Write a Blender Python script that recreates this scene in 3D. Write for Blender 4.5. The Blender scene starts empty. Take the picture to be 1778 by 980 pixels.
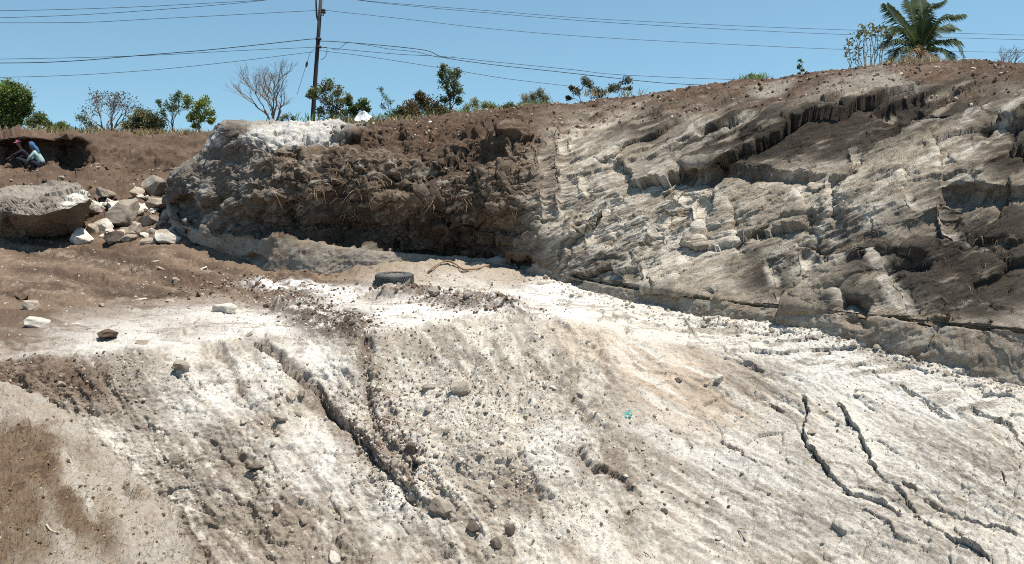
import bpy, bmesh, math, random
import numpy as np
from mathutils import Vector, Matrix, Euler

random.seed(7); RNG = np.random.default_rng(7)
scene = bpy.context.scene
COL = scene.collection

# ------------------------------------------------------------------ camera
CAM_Z, PITCH, FPX, CX, CY = 2.3, math.radians(7.7), 1400.0, 889.0, 490.0
cd = bpy.data.cameras.new('camera'); cam = bpy.data.objects.new('camera', cd); COL.objects.link(cam)
cam.location = (0, 0, CAM_Z); cam.rotation_euler = (math.pi/2 - PITCH, 0, 0)
cd.sensor_width = 36.0; cd.lens = 36.0*FPX/1778.0; cd.clip_start = 0.05; cd.clip_end = 6000
scene.camera = cam

# ------------------------------------------------------------------ sky, sun, exposure
SUN_EL, SUN_AZ = math.radians(71), math.radians(102)     # azimuth clockwise from +Y (away from the camera) to +X
w = bpy.data.worlds.new('World'); scene.world = w; w.use_nodes = True
nt = w.node_tree; nt.nodes.clear()
sky = nt.nodes.new('ShaderNodeTexSky'); sky.sky_type = 'NISHITA'; sky.sun_disc = False
sky.sun_elevation = SUN_EL; sky.sun_rotation = SUN_AZ
sky.altitude = 0; sky.air_density = 1.0; sky.dust_density = 0.0; sky.ozone_density = 2.0
bg = nt.nodes.new('ShaderNodeBackground'); bg.inputs['Strength'].default_value = 0.108
out = nt.nodes.new('ShaderNodeOutputWorld')
tc = nt.nodes.new('ShaderNodeTexCoord'); va = nt.nodes.new('ShaderNodeVectorMath'); va.operation = 'ADD'; va.inputs[1].default_value = (0, 0, 0.16)   # the clear dry air keeps its blue down to the skyline
vn_ = nt.nodes.new('ShaderNodeVectorMath'); vn_.operation = 'NORMALIZE'
nt.links.new(tc.outputs['Generated'], va.inputs[0]); nt.links.new(va.outputs[0], vn_.inputs[0]); nt.links.new(vn_.outputs[0], sky.inputs[0])
tint = nt.nodes.new('ShaderNodeVectorMath'); tint.operation = 'MULTIPLY'; tint.inputs[1].default_value = (1.0, 1.15, 1.0)
nt.links.new(sky.outputs[0], tint.inputs[0]); nt.links.new(tint.outputs[0], bg.inputs[0]); nt.links.new(bg.outputs[0], out.inputs[0])
sd = bpy.data.lights.new('sun', 'SUN'); sd.energy = 4.8; sd.angle = math.radians(0.5); sd.color = (1.0, 0.935, 0.845)
sun = bpy.data.objects.new('sun', sd); COL.objects.link(sun)
SUNV = Vector((math.sin(SUN_AZ)*math.cos(SUN_EL), math.cos(SUN_AZ)*math.cos(SUN_EL), math.sin(SUN_EL)))
sun.rotation_euler = SUNV.to_track_quat('Z', 'Y').to_euler(); sun.location = (0, 0, 30)
vs = scene.view_settings
vs.view_transform = 'Standard'; vs.look = 'None'; vs.exposure = 0.52; vs.gamma = 1.0; vs.use_curve_mapping = False
scene.render.engine = 'CYCLES'
scene.cycles.use_denoising = False; scene.cycles.filter_width = 1.0; scene.cycles.max_bounces = 6; scene.cycles.sample_clamp_indirect = 4.0

# ------------------------------------------------------------------ helpers
def unproj(px, py, d):
    """pixel of the photograph + forward distance d (world y) -> world point(s)"""
    px = np.asarray(px, float); py = np.asarray(py, float); d = np.asarray(d, float)
    rx = (px-CX)/FPX; ry = -(py-CY)/FPX
    cp, sp = math.cos(PITCH), math.sin(PITCH)
    wy = cp + ry*sp; wz = -sp + ry*cp
    k = d/wy
    return np.stack(np.broadcast_arrays(rx*k, d, CAM_Z + wz*k), -1)
def at(px, py, d): return Vector(unproj(px, py, d).tolist())

def _hash(ix, iy, iz, seed):
    with np.errstate(over='ignore'):
        h = ix.astype(np.uint32)*np.uint32(374761393) + iy.astype(np.uint32)*np.uint32(668265263) + iz.astype(np.uint32)*np.uint32(2147483647 ^ 0x5bd1e995) + np.uint32((seed*1274126177) & 0xffffffff)
        h = (h ^ (h >> np.uint32(13)))*np.uint32(1274126177)
        h = (h ^ (h >> np.uint32(15)))*np.uint32(2246822519)
        h = h ^ (h >> np.uint32(16))
    return h.astype(np.float32)*np.float32(2.0/4294967295.0) - np.float32(1)
def vn(x, y, z, seed=0):
    """smooth value noise, -1..1"""
    x, y, z = [np.asarray(a, np.float32) for a in np.broadcast_arrays(x, y, z)]
    fx, fy, fz = np.floor(x), np.floor(y), np.floor(z)
    ix, iy, iz = [a.astype(np.int64) for a in (fx, fy, fz)]
    tx, ty, tz = x-fx, y-fy, z-fz
    tx, ty, tz = [t*t*t*(t*(t*6-15)+10) for t in (tx, ty, tz)]
    r = 0
    c = {}
    for i in (0, 1):
        for j in (0, 1):
            a = _hash(ix+i, iy+j, iz, seed); b = _hash(ix+i, iy+j, iz+1, seed)
            c[i, j] = a + (b-a)*tz
    a = c[0, 0] + (c[0, 1]-c[0, 0])*ty; b = c[1, 0] + (c[1, 1]-c[1, 0])*ty
    return a + (b-a)*tx
def fbm(x, y, z, octv=4, seed=0, gain=0.5, mode=0):
    """mode 0 plain, 1 lumps (rounded tops, creased valleys), 2 ridges"""
    s = 0; a = 1.0; t = 0
    for o in range(octv):
        n = vn(x, y, z, seed+o*17)
        if mode == 1: n = np.abs(n)*2 - 0.7
        elif mode == 2: n = 0.7 - np.abs(n)*2
        s = s + a*n; t += a; a *= gain
        x, y, z = x*2.03+5.1, y*2.03-3.7, z*2.03+1.3
    return s/t
def sst(a, b, x):
    t = np.clip((x-a)/(b-a), 0, 1); return t*t*(3-2*t)
def pchip(xk, yk, x):
    xk = np.asarray(xk, float); yk = np.asarray(yk, float)
    h = np.diff(xk); dl = np.diff(yk, axis=0)/(h if yk.ndim == 1 else h[:, None])
    m = np.zeros_like(yk)
    hh = h if yk.ndim == 1 else h[:, None]
    w1 = 2*hh[1:]+hh[:-1]; w2 = hh[1:]+2*hh[:-1]
    prod = dl[:-1]*dl[1:]
    with np.errstate(divide='ignore', invalid='ignore'):
        mm = (w1+w2)/(w1/dl[:-1]+w2/dl[1:])
    m[1:-1] = np.where(prod > 0, mm, 0); m[0] = dl[0]; m[-1] = dl[-1]
    i = np.clip(np.searchsorted(xk, x)-1, 0, len(xk)-2)
    t = (x-xk[i])/h[i]; H = h[i]
    if yk.ndim > 1: t = t[:, None]; H = H[:, None]
    return (2*t**3-3*t**2+1)*yk[i] + (t**3-2*t**2+t)*H*m[i] + (-2*t**3+3*t**2)*yk[i+1] + (t**3-t**2)*H*m[i+1]
def poly_dist(px, py, pts, pad=130):
    xs = [p[0] for p in pts]; ys = [p[1] for p in pts]
    k = (px > min(xs)-pad) & (px < max(xs)+pad) & (py > min(ys)-pad) & (py < max(ys)+pad)
    out_ = [np.full(px.shape, 1e5, np.float32), np.ones(px.shape, np.float32), np.ones(px.shape, np.float32)]
    if k.any():
        for o_, v_ in zip(out_, _poly_dist(px[k], py[k], pts)): o_[k] = v_
    return out_
def _poly_dist(px, py, pts):
    """distance in reference pixels to a polyline, side (+ = right of / below it), 0..1 along it"""
    best = np.full(px.shape, 1e9, np.float32); side = np.zeros(px.shape, np.float32); tt = np.zeros(px.shape, np.float32)
    L = [0]
    for a, b in zip(pts[:-1], pts[1:]): L.append(L[-1]+math.hypot(b[0]-a[0], b[1]-a[1]))
    for k, (a, b) in enumerate(zip(pts[:-1], pts[1:])):
        dx, dy = b[0]-a[0], b[1]-a[1]; l2 = dx*dx+dy*dy
        t = np.clip(((px-a[0])*dx+(py-a[1])*dy)/l2, 0, 1)
        ex = px-(a[0]+t*dx); ey = py-(a[1]+t*dy)
        q = np.sqrt(ex*ex+ey*ey); m = q < best
        best = np.where(m, q, best); side = np.where(m, np.sign(dx*ey-dy*ex), side); tt = np.where(m, (L[k]+t*(L[k+1]-L[k]))/L[-1], tt)
    return best, side, tt
def ell(px, py, cx, cy, rx, ry, ang=0.0, soft=0.35):
    """soft rotated ellipse, 1 inside; ang in image degrees (positive = falling to the right)"""
    a = math.radians(ang); dx, dy = px-cx, py-cy
    u = dx*math.cos(a)+dy*math.sin(a); v = -dx*math.sin(a)+dy*math.cos(a)
    r = np.sqrt((u/rx)**2+(v/ry)**2)
    return 1-sst(1-soft, 1+soft, r)
def facets(u, v, seed, off, tilt, crev=0.0, cw=.06):
    """broken rock: every cell of a jittered mosaic is a face of its own height and tilt, with a crevice between faces"""
    fu, fv = np.floor(u), np.floor(v); iu, iv_ = fu.astype(np.int64), fv.astype(np.int64); zz = np.zeros_like(iu)
    d1 = np.full(u.shape, 9, np.float32); d2 = d1.copy(); h = np.zeros(u.shape, np.float32)
    for i in (-1, 0, 1):
        for j in (-1, 0, 1):
            a, b = iu+i, iv_+j
            ru = _hash(a, b, zz, seed); rv = _hash(a, b, zz+1, seed)
            du = u-(a+.5+.45*ru); dv = v-(b+.5+.45*rv); d = du*du+dv*dv
            hh = off*_hash(a, b, zz+2, seed)+tilt*(_hash(a, b, zz+3, seed)*du+_hash(a, b, zz+4, seed)*dv)
            m = d < d1; d2 = np.where(m, d1, np.minimum(d2, d)); d1 = np.where(m, d, d1); h = np.where(m, hh, h)
    if crev: h = h-crev*np.exp(-((np.sqrt(d2)-np.sqrt(d1))/cw)**2)
    return h
def mixc(c, col, m): return c + (np.asarray(col, np.float32)-c)*np.clip(m, 0, 1)[..., None]

def link(o, parent=None):
    COL.objects.link(o)
    if parent is not None: o.parent = parent
    return o
def tag(o, label=None, cat=None, group=None, kind=None):
    if label: o['label'] = label
    if cat: o['category'] = cat
    if group: o['group'] = group
    if kind: o['kind'] = kind
    return o
def empty(name, loc=(0, 0, 0)):
    o = bpy.data.objects.new(name, None); o.location = loc; o.empty_display_size = 0.1; return link(o)
def fast_mesh(name, V, F, mat=None, smooth=True, colors=None):
    """V (n,3) array, F (m,k) array of k-gons"""
    me = bpy.data.meshes.new(name); V = np.ascontiguousarray(V, np.float32); F = np.ascontiguousarray(F, np.int32)
    k = F.shape[1]
    me.vertices.add(len(V)); me.vertices.foreach_set('co', V.ravel())
    me.loops.add(F.size); me.loops.foreach_set('vertex_index', F.ravel())
    me.polygons.add(len(F)); me.polygons.foreach_set('loop_start', np.arange(0, F.size, k, dtype=np.int32))
    me.polygons.foreach_set('loop_total', np.full(len(F), k, np.int32))
    me.polygons.foreach_set('use_smooth', np.full(len(F), smooth, bool))
    me.update(calc_edges=True)
    if colors is not None:
        at_ = me.color_attributes.new('Col', 'FLOAT_COLOR', 'POINT')
        c4 = np.ones((len(V), 4), np.float32); c4[:, :3] = colors
        at_.data.foreach_set('color', c4.ravel())
    if mat: me.materials.append(mat)
    return me
def add_mesh(name, V, F, mat, parent=None, smooth=True, colors=None):
    return link(bpy.data.objects.new(name, fast_mesh(name, V, F, mat, smooth, colors)), parent)
def grid_faces(nu, nv):
    i = np.arange(nu*nv).reshape(nu, nv)
    return np.stack([i[:-1, :-1], i[1:, :-1], i[1:, 1:], i[:-1, 1:]], -1).reshape(-1, 4)

# ------------------------------------------------------------------ materials
def attr_mat(name, bump=0.6, bdist=0.02, s1=30.0, s2=120.0, speck=0.35, pebble=0.0, rough=0.95, stretch=None):
    """earth or rock: its own colour comes from the 'Col' attribute, grain and fine relief from noise"""
    m = bpy.data.materials.new(name); m.use_nodes = True; t = m.node_tree; N = t.nodes; Lk = t.links
    b = N['Principled BSDF']; b.inputs['Roughness'].default_value = rough; b.inputs['Specular IOR Level'].default_value = 0.108
    co = N.new('ShaderNodeTexCoord'); src = co.outputs['Object']
    if stretch:
        mp = N.new('ShaderNodeMapping'); mp.vector_type = 'TEXTURE'; mp.inputs['Rotation'].default_value = stretch[0]; mp.inputs['Scale'].default_value = stretch[1]
        Lk.new(src, mp.inputs['Vector']); src2 = mp.outputs[0]
    else: src2 = src
    at_ = N.new('ShaderNodeAttribute'); at_.attribute_name = 'Col'
    n1 = N.new('ShaderNodeTexNoise'); n1.inputs['Scale'].default_value = s1; n1.inputs['Detail'].default_value = 8; n1.inputs['Roughness'].default_value = 0.65
    n2 = N.new('ShaderNodeTexNoise'); n2.inputs['Scale'].default_value = s2; n2.inputs['Detail'].default_value = 5; n2.inputs['Roughness'].default_value = 0.7
    Lk.new(src2, n1.inputs['Vector']); Lk.new(src, n2.inputs['Vector'])
    mul = N.new('ShaderNodeMath'); mul.operation = 'ADD'; Lk.new(n1.outputs[0], mul.inputs[0]); Lk.new(n2.outputs[0], mul.inputs[1])
    mr = N.new('ShaderNodeMapRange'); mr.inputs['From Min'].default_value = 0.65; mr.inputs['From Max'].default_value = 1.35
    mr.inputs['To Min'].default_value = 1-speck; mr.inputs['To Max'].default_value = 1+speck*0.55
    Lk.new(mul.outputs[0], mr.inputs[0])
    mx = N.new('ShaderNodeVectorMath'); mx.operation = 'SCALE'; Lk.new(at_.outputs['Color'], mx.inputs[0]); Lk.new(mr.outputs[0], mx.inputs['Scale'])
    Lk.new(mx.outputs[0], b.inputs['Base Color'])
    h = mul.outputs[0]
    if pebble:
        vo = N.new('ShaderNodeTexVoronoi'); vo.inputs['Scale'].default_value = 28; vo.inputs['Randomness'].default_value = 1
        Lk.new(src, vo.inputs['Vector'])
        mm = N.new('ShaderNodeMath'); mm.operation = 'MULTIPLY_ADD'; mm.inputs[1].default_value = -pebble
        Lk.new(vo.outputs['Distance'], mm.inputs[0]); Lk.new(h, mm.inputs[2]); h = mm.outputs[0]
    bp = N.new('ShaderNodeBump'); bp.inputs['Strength'].default_value = bump; bp.inputs['Distance'].default_value = bdist
    Lk.new(h, bp.inputs['Height']); Lk.new(bp.outputs[0], b.inputs['Normal'])
    return m
def plain_mat(name, c, rough=0.9, vary=0.25, scale=12.0, bump=0.2, bdist=0.01, c2=None, sub=0.0, metal=0.0):
    m = bpy.data.materials.new(name); m.use_nodes = True; t = m.node_tree; N = t.nodes; Lk = t.links
    b = N['Principled BSDF']; b.inputs['Roughness'].default_value = rough; b.inputs['Specular IOR Level'].default_value = 0.2
    b.inputs['Metallic'].default_value = metal
    co = N.new('ShaderNodeTexCoord'); n = N.new('ShaderNodeTexNoise'); n.inputs['Scale'].default_value = scale; n.inputs['Detail'].default_value = 6
    Lk.new(co.outputs['Object'], n.inputs['Vector'])
    cr = N.new('ShaderNodeValToRGB'); cr.color_ramp.elements[0].position = 0.3; cr.color_ramp.elements[1].position = 0.7
    lo = [x*(1-vary) for x in c] if c2 is None else c2
    cr.color_ramp.elements[0].color = (*lo, 1); cr.color_ramp.elements[1].color = (*[min(1, x*(1+vary*0.6)) for x in c], 1)
    Lk.new(n.outputs[0], cr.inputs[0]); Lk.new(cr.outputs[0], b.inputs['Base Color'])
    if bump:
        bp = N.new('ShaderNodeBump'); bp.inputs['Strength'].default_value = bump; bp.inputs['Distance'].default_value = bdist
        Lk.new(n.outputs[0], bp.inputs['Height']); Lk.new(bp.outputs[0], b.inputs['Normal'])
    return m
def leaf_mat(name, c, trans=0.35):
    m = plain_mat(name, c, rough=0.6, vary=0.5, scale=1.7, bump=0)
    t = m.node_tree; b = t.nodes['Principled BSDF']; o = t.nodes['Material Output']
    tr = t.nodes.new('ShaderNodeBsdfTranslucent'); mx = t.nodes.new('ShaderNodeMixShader'); mx.inputs[0].default_value = trans
    src = b.inputs['Base Color'].links[0].from_socket
    t.links.new(src, tr.inputs['Color']); t.links.new(b.outputs[0], mx.inputs[1]); t.links.new(tr.outputs[0], mx.inputs[2]); t.links.new(mx.outputs[0], o.inputs[0])
    return m
M = {}
M['ground'] = attr_mat('chalky_ground', bump=0.75, bdist=0.03, s1=24, s2=95, speck=0.45, pebble=0.35)
M['rock'] = attr_mat('cut_rock', bump=0.85, bdist=0.05, s1=14, s2=60, speck=0.5, stretch=((0.0, math.radians(-28), 0.0), (2.6, 1.2, .5)))
M['stone'] = attr_mat('loose_stone', bump=0.6, bdist=0.012, s1=24, s2=110, speck=0.35)
# ------------------------------------------------------------------ terrain: lofted sheets in world space
# cliff feature rows, one key column each: (u, px, [(py, distance) * 9])
CL = [
 (262, 330, [(380,25.5),(375,25.5),(370,25.5),(366,25.5),(355,25.5),(340,25.2),(325,25.2),(315,25.3),(300,25.6)]),
 (280, 292, [(362,22.6),(350,22.5),(346,22.5),(343,22.5),(338,22.4),(332,22.3),(327,22.3),(323,22.4),(318,22.6)]),
 (300, 301, [(400,21.2),(384,21.1),(376,21.1),(372,21.3),(358,21.2),(338,20.6),(322,20.7),(312,20.9),(303,21.3)]),
 (345, 345, [(425,19.7),(410,19.6),(400,19.6),(396,19.8),(375,19.9),(345,19.5),(315,19.8),(290,20.2),(270,20.8)]),
 (380, 380, [(440,19.2),(424,19.1),(406,19.1),(402,19.3),(375,19.4),(338,19.1),(285,19.6),(245,20.1),(220,20.6)]),
 (392, 392, [(445,19.1),(428,19.0),(408,18.9),(404,19.1),(375,19.2),(332,18.9),(275,19.5),(232,19.8),(213,20.3)]),
 (430, 430, [(466,18.4),(448,18.3),(411,18.4),(407,18.7),(378,18.8),(330,18.5),(275,19.0),(234,19.5),(211,20.7)]),
 (480, 480, [(490,17.7),(472,17.7),(416,17.8),(411,18.3),(380,18.5),(330,18.0),(280,18.4),(240,19.2),(209,21.0)]),
 (560, 560, [(492,17.5),(476,17.5),(424,17.7),(419,18.3),(385,18.5),(332,17.9),(285,18.3),(245,19.3),(211,21.2)]),
 (630, 630, [(484,17.5),(466,17.5),(436,17.65),(431,18.1),(392,18.3),(335,17.8),(290,18.3),(250,19.4),(213,21.5)]),
 (760, 760, [(470,18.1),(454,18.0),(446,18.1),(441,18.5),(402,18.3),(345,17.8),(300,18.3),(255,19.3),(209,21.5)]),
 (880, 880, [(478,17.8),(462,17.7),(452,17.75),(447,18.0),(402,17.8),(342,17.7),(288,18.2),(243,19.0),(194,21.0)]),
 (920, 920, [(486,17.2),(469,17.15),(457,17.2),(452,17.3),(405,17.2),(346,17.4),(288,17.9),(240,18.7),(189,20.6)]),
 (1000,1000,[(515,15.9),(499,15.85),(483,15.9),(479,16.05),(425,16.05),(362,16.4),(300,17.0),(240,17.8),(179,19.8)]),
 (1190,1190,[(562,13.75),(546,13.7),(515,13.7),(511,13.9),(450,14.0),(380,14.4),(300,15.1),(230,15.9),(154,18.2)]),
 (1330,1330,[(570,12.95),(553,12.9),(533,12.9),(529,13.1),(465,13.2),(390,13.6),(305,14.3),(220,15.0),(139,17.3)]),
 (1500,1500,[(610,11.65),(592,11.6),(552,11.6),(548,11.75),(480,11.8),(400,12.2),(300,13.0),(200,14.0),(121,16.0)]),
 (1640,1640,[(648,10.85),(628,10.8),(566,10.85),(561,11.0),(490,11.0),(400,11.5),(300,12.2),(190,13.2),(112,15.0)]),
 (1778,1778,[(690,10.15),(668,10.1),(577,10.15),(572,10.3),(500,10.4),(400,10.9),(300,11.6),(190,12.4),(114,14.0)]),
 (2000,2000,[(780,9.05),(750,9.0),(620,9.0),(612,9.15),(520,9.3),(400,9.8),(280,10.5),(170,11.3),(95,12.6)]),
 (2300,2300,[(880,8.2),(850,8.1),(680,8.1),(670,8.3),(540,8.5),(400,9.0),(270,9.6),(150,10.3),(70,11.5)]),
]
cu = np.array([c[0] for c in CL], float)
cpx = np.array([c[1] for c in CL], float)
cpy = np.array([[r[0] for r in c[2]] for c in CL], float)
cdd = np.array([[r[1] for r in c[2]] for c in CL], float)
lean = np.interp(cu, [880, 1000], [1.0, 1.7])[:, None]; cdd[:, 3] = np.where(cu > 900, cdd[:, 2]+.03, cdd[:, 3]); cdd[:, 3:] = cdd[:, 2:3]+(cdd[:, 3:]-cdd[:, 2:3])*np.where(np.arange(3, 9) > 3, lean, 1)
cdd[:, 0:2] -= np.interp(cu, [1000, 1300], [0, .12])[:, None]; ex = np.interp(cu, [920, 1100], [0, 1]); cdd[:, 4] += .34*ex; cdd[:, 5] += .40*ex; cdd[:, 6] += .15*ex; cid = 1.0/cdd
sky_y = lambda u: np.interp(u, cu[5:], cpy[5:, 8])
base_y = lambda u: np.interp(u, cu, cpy[:, 1])
base_d = lambda u: 1/np.interp(u, cu, cid[:, 1])

def loft(us, u_keys, PX, PY, ID, counts):
    """interpolate key columns over us and rows by counts -> px, py, inv-distance grids"""
    px = pchip(u_keys, PX, us)
    py = pchip(u_keys, PY, us); iv = pchip(u_keys, ID, us)
    v = np.concatenate([np.linspace(k, k+1, n, endpoint=False) for k, n in enumerate(counts)] + [[len(counts)]])
    kk = np.arange(len(counts)+1, dtype=float)
    py2 = pchip(kk, py.T, v).T; iv2 = pchip(kk, iv.T, v).T
    return np.repeat(px[:, None], len(v), 1), py2, iv2, v
def normals(P):
    du = np.gradient(P, axis=0); dv = np.gradient(P, axis=1)
    n = np.cross(du, dv); n /= np.linalg.norm(n, axis=-1, keepdims=True)+1e-9
    return n
def smooth2(a, k):
    for _ in range(k):
        a = a.copy(); a[1:-1] = (a[:-2]+2*a[1:-1]+a[2:])/4; a[:, 1:-1] = (a[:, :-2]+2*a[:, 1:-1]+a[:, 2:])/4
    return a

# ================================================================== rock face
us = np.concatenate([np.linspace(262, 300, 50, endpoint=False), np.linspace(300, 1790, 920, endpoint=False), np.linspace(1790, 2300, 110)])
PYk = np.concatenate([cpy, cpy[:, 8:9]+5, cpy[:, 8:9]+30], 1)
IDk = np.concatenate([cid, 1/(1/cid[:, 8:9]+2.5), 1/(1/cid[:, 8:9]+8)], 1)
px, py, iv, vv = loft(us, cu, cpx, PYk, IDk, [8, 28, 8, 62, 66, 74, 66, 66, 14, 8])
P = unproj(px, py, 1/iv)
P = smooth2(P, 6)
Nn = normals(smooth2(P, 12))
if Nn[600, 150, 1] > 0: Nn = -Nn
U = np.repeat(us[:, None], P.shape[1], 1); V_ = np.repeat(vv[None], P.shape[0], 0)
x, y, z = [P[..., i].astype(np.float32) for i in range(3)]
qx, qy = px.astype(np.float32), py.astype(np.float32)
wx = fbm(x*0.9, y*0.9, z*0.9, 3, 11); wz = fbm(x*0.9+7, y*0.9, z*0.9, 3, 23)
right = sst(880, 960, qx+18*wx)             # the cut, foliated part
left = 1-right
top = sst(7.3, 7.9, V_+0.35*wx)             # earth along the brow
low = 1-sst(1.85, 2.05, V_)                 # plinth under the parting line
body = (1-top)*(1-low)
th = math.radians(27)
def strata(x, y, z):
    s = (x-y)*0.72                          # metres along the face
    return s, s*math.cos(th)+z*math.sin(th), -s*math.sin(th)+z*math.cos(th)
s, along, across = strata(x, y, z)
# ---- large forms first
w2 = fbm(x*1.9, y*1.9, z*1.9, 4, 13); w3 = fbm(x*1.9+5, y*1.9, z*1.9, 4, 17)
big = fbm(along*.32, across*.95, y*.3, 3, 44, .5); bq = big*4+.25*wx; bf = np.floor(bq); big = (bf+sst(.25, .75, bq-bf))/4*.6+.4*big
D = 0.16*fbm(x*0.55, y*0.55, z*0.55, 3, 3) + right*.14*big*(.25+.75*body)
# teeth marks and cut edges of the digger: polyline, width px, depth m (a sharp lip on one side, easing off on the other)
GR = [([(944,225),(938,270),(945,330),(948,400)],34,.16),([(972,235),(973,300),(975,390)],36,.16),([(1010,300),(1018,345)],24,.10),
 ([(1200,318),(1150,380),(1110,430),(1090,470)],44,.20),([(1195,330),(1170,370),(1145,420)],26,.12),([(1210,340),(1216,400),(1222,450)],40,.16),([(1262,345),(1275,410),(1282,465)],34,.14),
 ([(1070,330),(1030,375),(1020,430)],36,.14),([(1380,320),(1395,365),(1400,395)],36,.13),([(1440,310),(1445,360),(1452,400)],30,.11),([(1270,190),(1180,240),(1100,290)],26,.12),
 ([(980,200),(950,245)],22,.12),([(1010,215),(985,255)],20,.10),([(1330,450),(1350,520)],40,.14),([(1390,430),(1400,500)],36,.13),([(1460,500),(1456,545)],26,.14),
 ([(1620,250),(1632,300),(1640,330)],40,.16),([(1500,430),(1560,520),(1600,575)],60,.14),([(1640,350),(1650,400),(1700,440)],46,.22),([(1700,250),(1765,190),(1790,175)],30,.08),([(1655,230),(1730,165)],26,.08),
 ([(1190,450),(1170,500)],30,.08),([(1090,440),(1085,490)],28,.09),([(1120,460),(1128,500)],22,.07),([(1560,300),(1590,380)],40,.1),([(1480,250),(1500,310)],34,.1)]
for pts, wd, dp in GR:
    q, sd_, tt = poly_dist(qx+8*w2, qy+8*w3, pts); sg = -q*np.sign(sd_)
    taper = sst(0, .15, tt)*(1-sst(.8, 1, tt))*(.75+.5*w3)
    cut = np.exp(-(q/(wd*0.6))**2)
    D += dp*1.15*taper*cut*(.3-1.1*sst(-3, 3, sg))
# overhanging lips: polyline left to right, how far the rock above juts out, how deep it is eaten out below, reach below px
for pts, up_, dn, rc in [([(1165,282),(1230,296),(1320,303),(1390,304),(1445,313)],.26,.22,13),([(1500,196),(1545,172),(1590,156),(1650,146),(1738,133)],.10,.22,40),([(1640,322),(1700,330),(1800,332)],.12,.24,40),([(1455,508),(1490,515),(1530,535)],.10,.2,26),
   ([(1190,232),(1260,214),(1330,196)],.12,.2,22),([(1370,196),(1420,176),(1470,168)],.10,.18,14),([(1460,440),(1540,430),(1620,445)],.14,.2,24),([(1690,232),(1740,215),(1800,212)],.1,.18,34),([(1300,398),(1360,380),(1430,372)],.08,.10,14),([(1000,300),(1060,282),(1120,268)],.07,.10,12),([(940,232),(985,205),(1030,188)],.08,.12,16),([(1560,400),(1640,372),(1660,360)],.08,.12,16)]:
    q, sd_, tt = poly_dist(qx+14*w2, qy+14*w3, pts); sg = q*np.sign(sd_); tp = sst(0, .15, tt)*(1-sst(.85, 1, tt))*(.8+.5*w2)
    b_ = sst(-3, 7, sg)
    D += tp*(.6*up_*np.exp(-q/38)*(1-b_)-dn*np.exp(-(q/rc)**2)*b_)
# hollows: cx, cy, rx, ry, angle, depth
HO = [(1580,205,70,30,-14,.4),(1245,262,88,26,-14,.22),
      (512,268,20,16,0,.5),(852,270,34,22,-10,.35),(690,330,40,16,0,.25),(600,345,34,22,10,.25),(450,300,24,18,-40,.3),(1560,470,70,22,-20,.25),(1490,560,30,12,10,.15),(930,240,24,18,-60,.25),
      (470,340,70,26,0,.12),(545,395,150,22,2,.25),(780,425,140,14,2,.22),(318,362,26,22,30,.55),(440,452,24,14,0,.35),(900,455,30,14,0,.5),(1000,490,14,8,0,.3),(1060,455,26,8,10,.1)]
for cx_, cy_, rx_, ry_, an, dp in HO:
    a = math.radians(an); X_, Y_ = qx-cx_+12*w2, qy-cy_+12*w3
    uu = (X_*math.cos(a)+Y_*math.sin(a))/rx_; v2 = (-X_*math.sin(a)+Y_*math.cos(a))/ry_
    rr = np.sqrt(uu**2+v2**2); D -= dp*.7*(1-sst(.5, 1.1, rr))*(.3+.7*(1-sst(-.6, .9, v2)))
# earthy part: bulges and bites
lump = fbm(x*1.3, y*1.3, z*1.3, 3, 61, .55, 1)
D += left*(.20*lump+.10*w2)*(.4+.6*body)*(1-.85*low)*sst(380, 470, qx)
# parting line at the top of the plinth
D -= 0.09*np.exp(-((V_-2.3)/0.25)**2)*(0.4+0.6*right)*(qx > 380)
q = np.exp(-((V_-1.5)/.6)**2)
D += q*0.03*sst(390, 430, qx)*(1-sst(860, 900, qx))*fbm(s*2.2, z*0.6, 0*s, 3, 91, .5, 1)
q = (1-sst(330, 420, qx))*sst(1.2, 1.8, V_)*(1-sst(3.6, 4.4, V_))
D += q*0.28*np.abs(np.sin(s*3.2+wx*1.5))-q*.1
edge = sst(262, 300, U)
P = P + Nn*(D*(0.3+0.7*edge))[..., None]
# ---- then the broken surface, grown on the large forms
N1 = normals(smooth2(P, 5))
if N1[600, 150, 1] > 0: N1 = -N1
x, y, z = [P[..., i].astype(np.float32) for i in range(3)]
s, along, across = strata(x, y, z)
lay = across*2.6 + 0.55*wx + 0.35*fbm(along*0.5, across*1.2, y*0.5, 3, 31)
fl = lay-np.floor(lay); saw = np.where(fl < 0.78, fl/0.78, (1-fl)/0.22); hs = vn(along*.6, np.floor(lay), 0*lay, 5)
lay2 = across*8.5 + 0.9*wx + 0.6*fbm(along*1.2, across*2.5, y*1.2, 3, 37)
fl2 = lay2-np.floor(lay2); saw2 = np.where(fl2 < 0.75, fl2/0.75, (1-fl2)/0.25); hs2 = sst(-.4, .5, vn(along*1.3, np.floor(lay2), 0*lay2, 8))
lay3 = across*21 + 1.4*wx + 1.1*fbm(along*2.2, across*4, y*2, 3, 39)
fl3 = lay3-np.floor(lay3); saw3 = np.where(fl3 < 0.7, fl3/0.7, (1-fl3)/0.3); hs3 = sst(-.4, .5, vn(along*3.1, np.floor(lay3), 0*lay3, 9))
def facet(a, n):
    a = a*n; f = np.floor(a); return (f+sst(.3, .7, a-f))/n
wa = .35*w2; wb = .35*w3
pl = facets(along*.36+.5*wa, across*.62+.5*wb, 42, .10, .42, .05, .025)           # broad cut planes
blk = facets(along*.8+wa, across*1.9+wb, 43, .075, .17, .05, .05)           # broken faces, large
blk2 = facets(along*2.1+wa*2, across*5.2+wb*2, 45, .028, .06, .02, .07)     # and small
blk3 = facets(along*5.5+wa*3, across*12+wb*3, 46, .011, .022)
rough = fbm(x*2.2, y*2.2, z*2.2, 5, 41, 0.55, 2)
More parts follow.
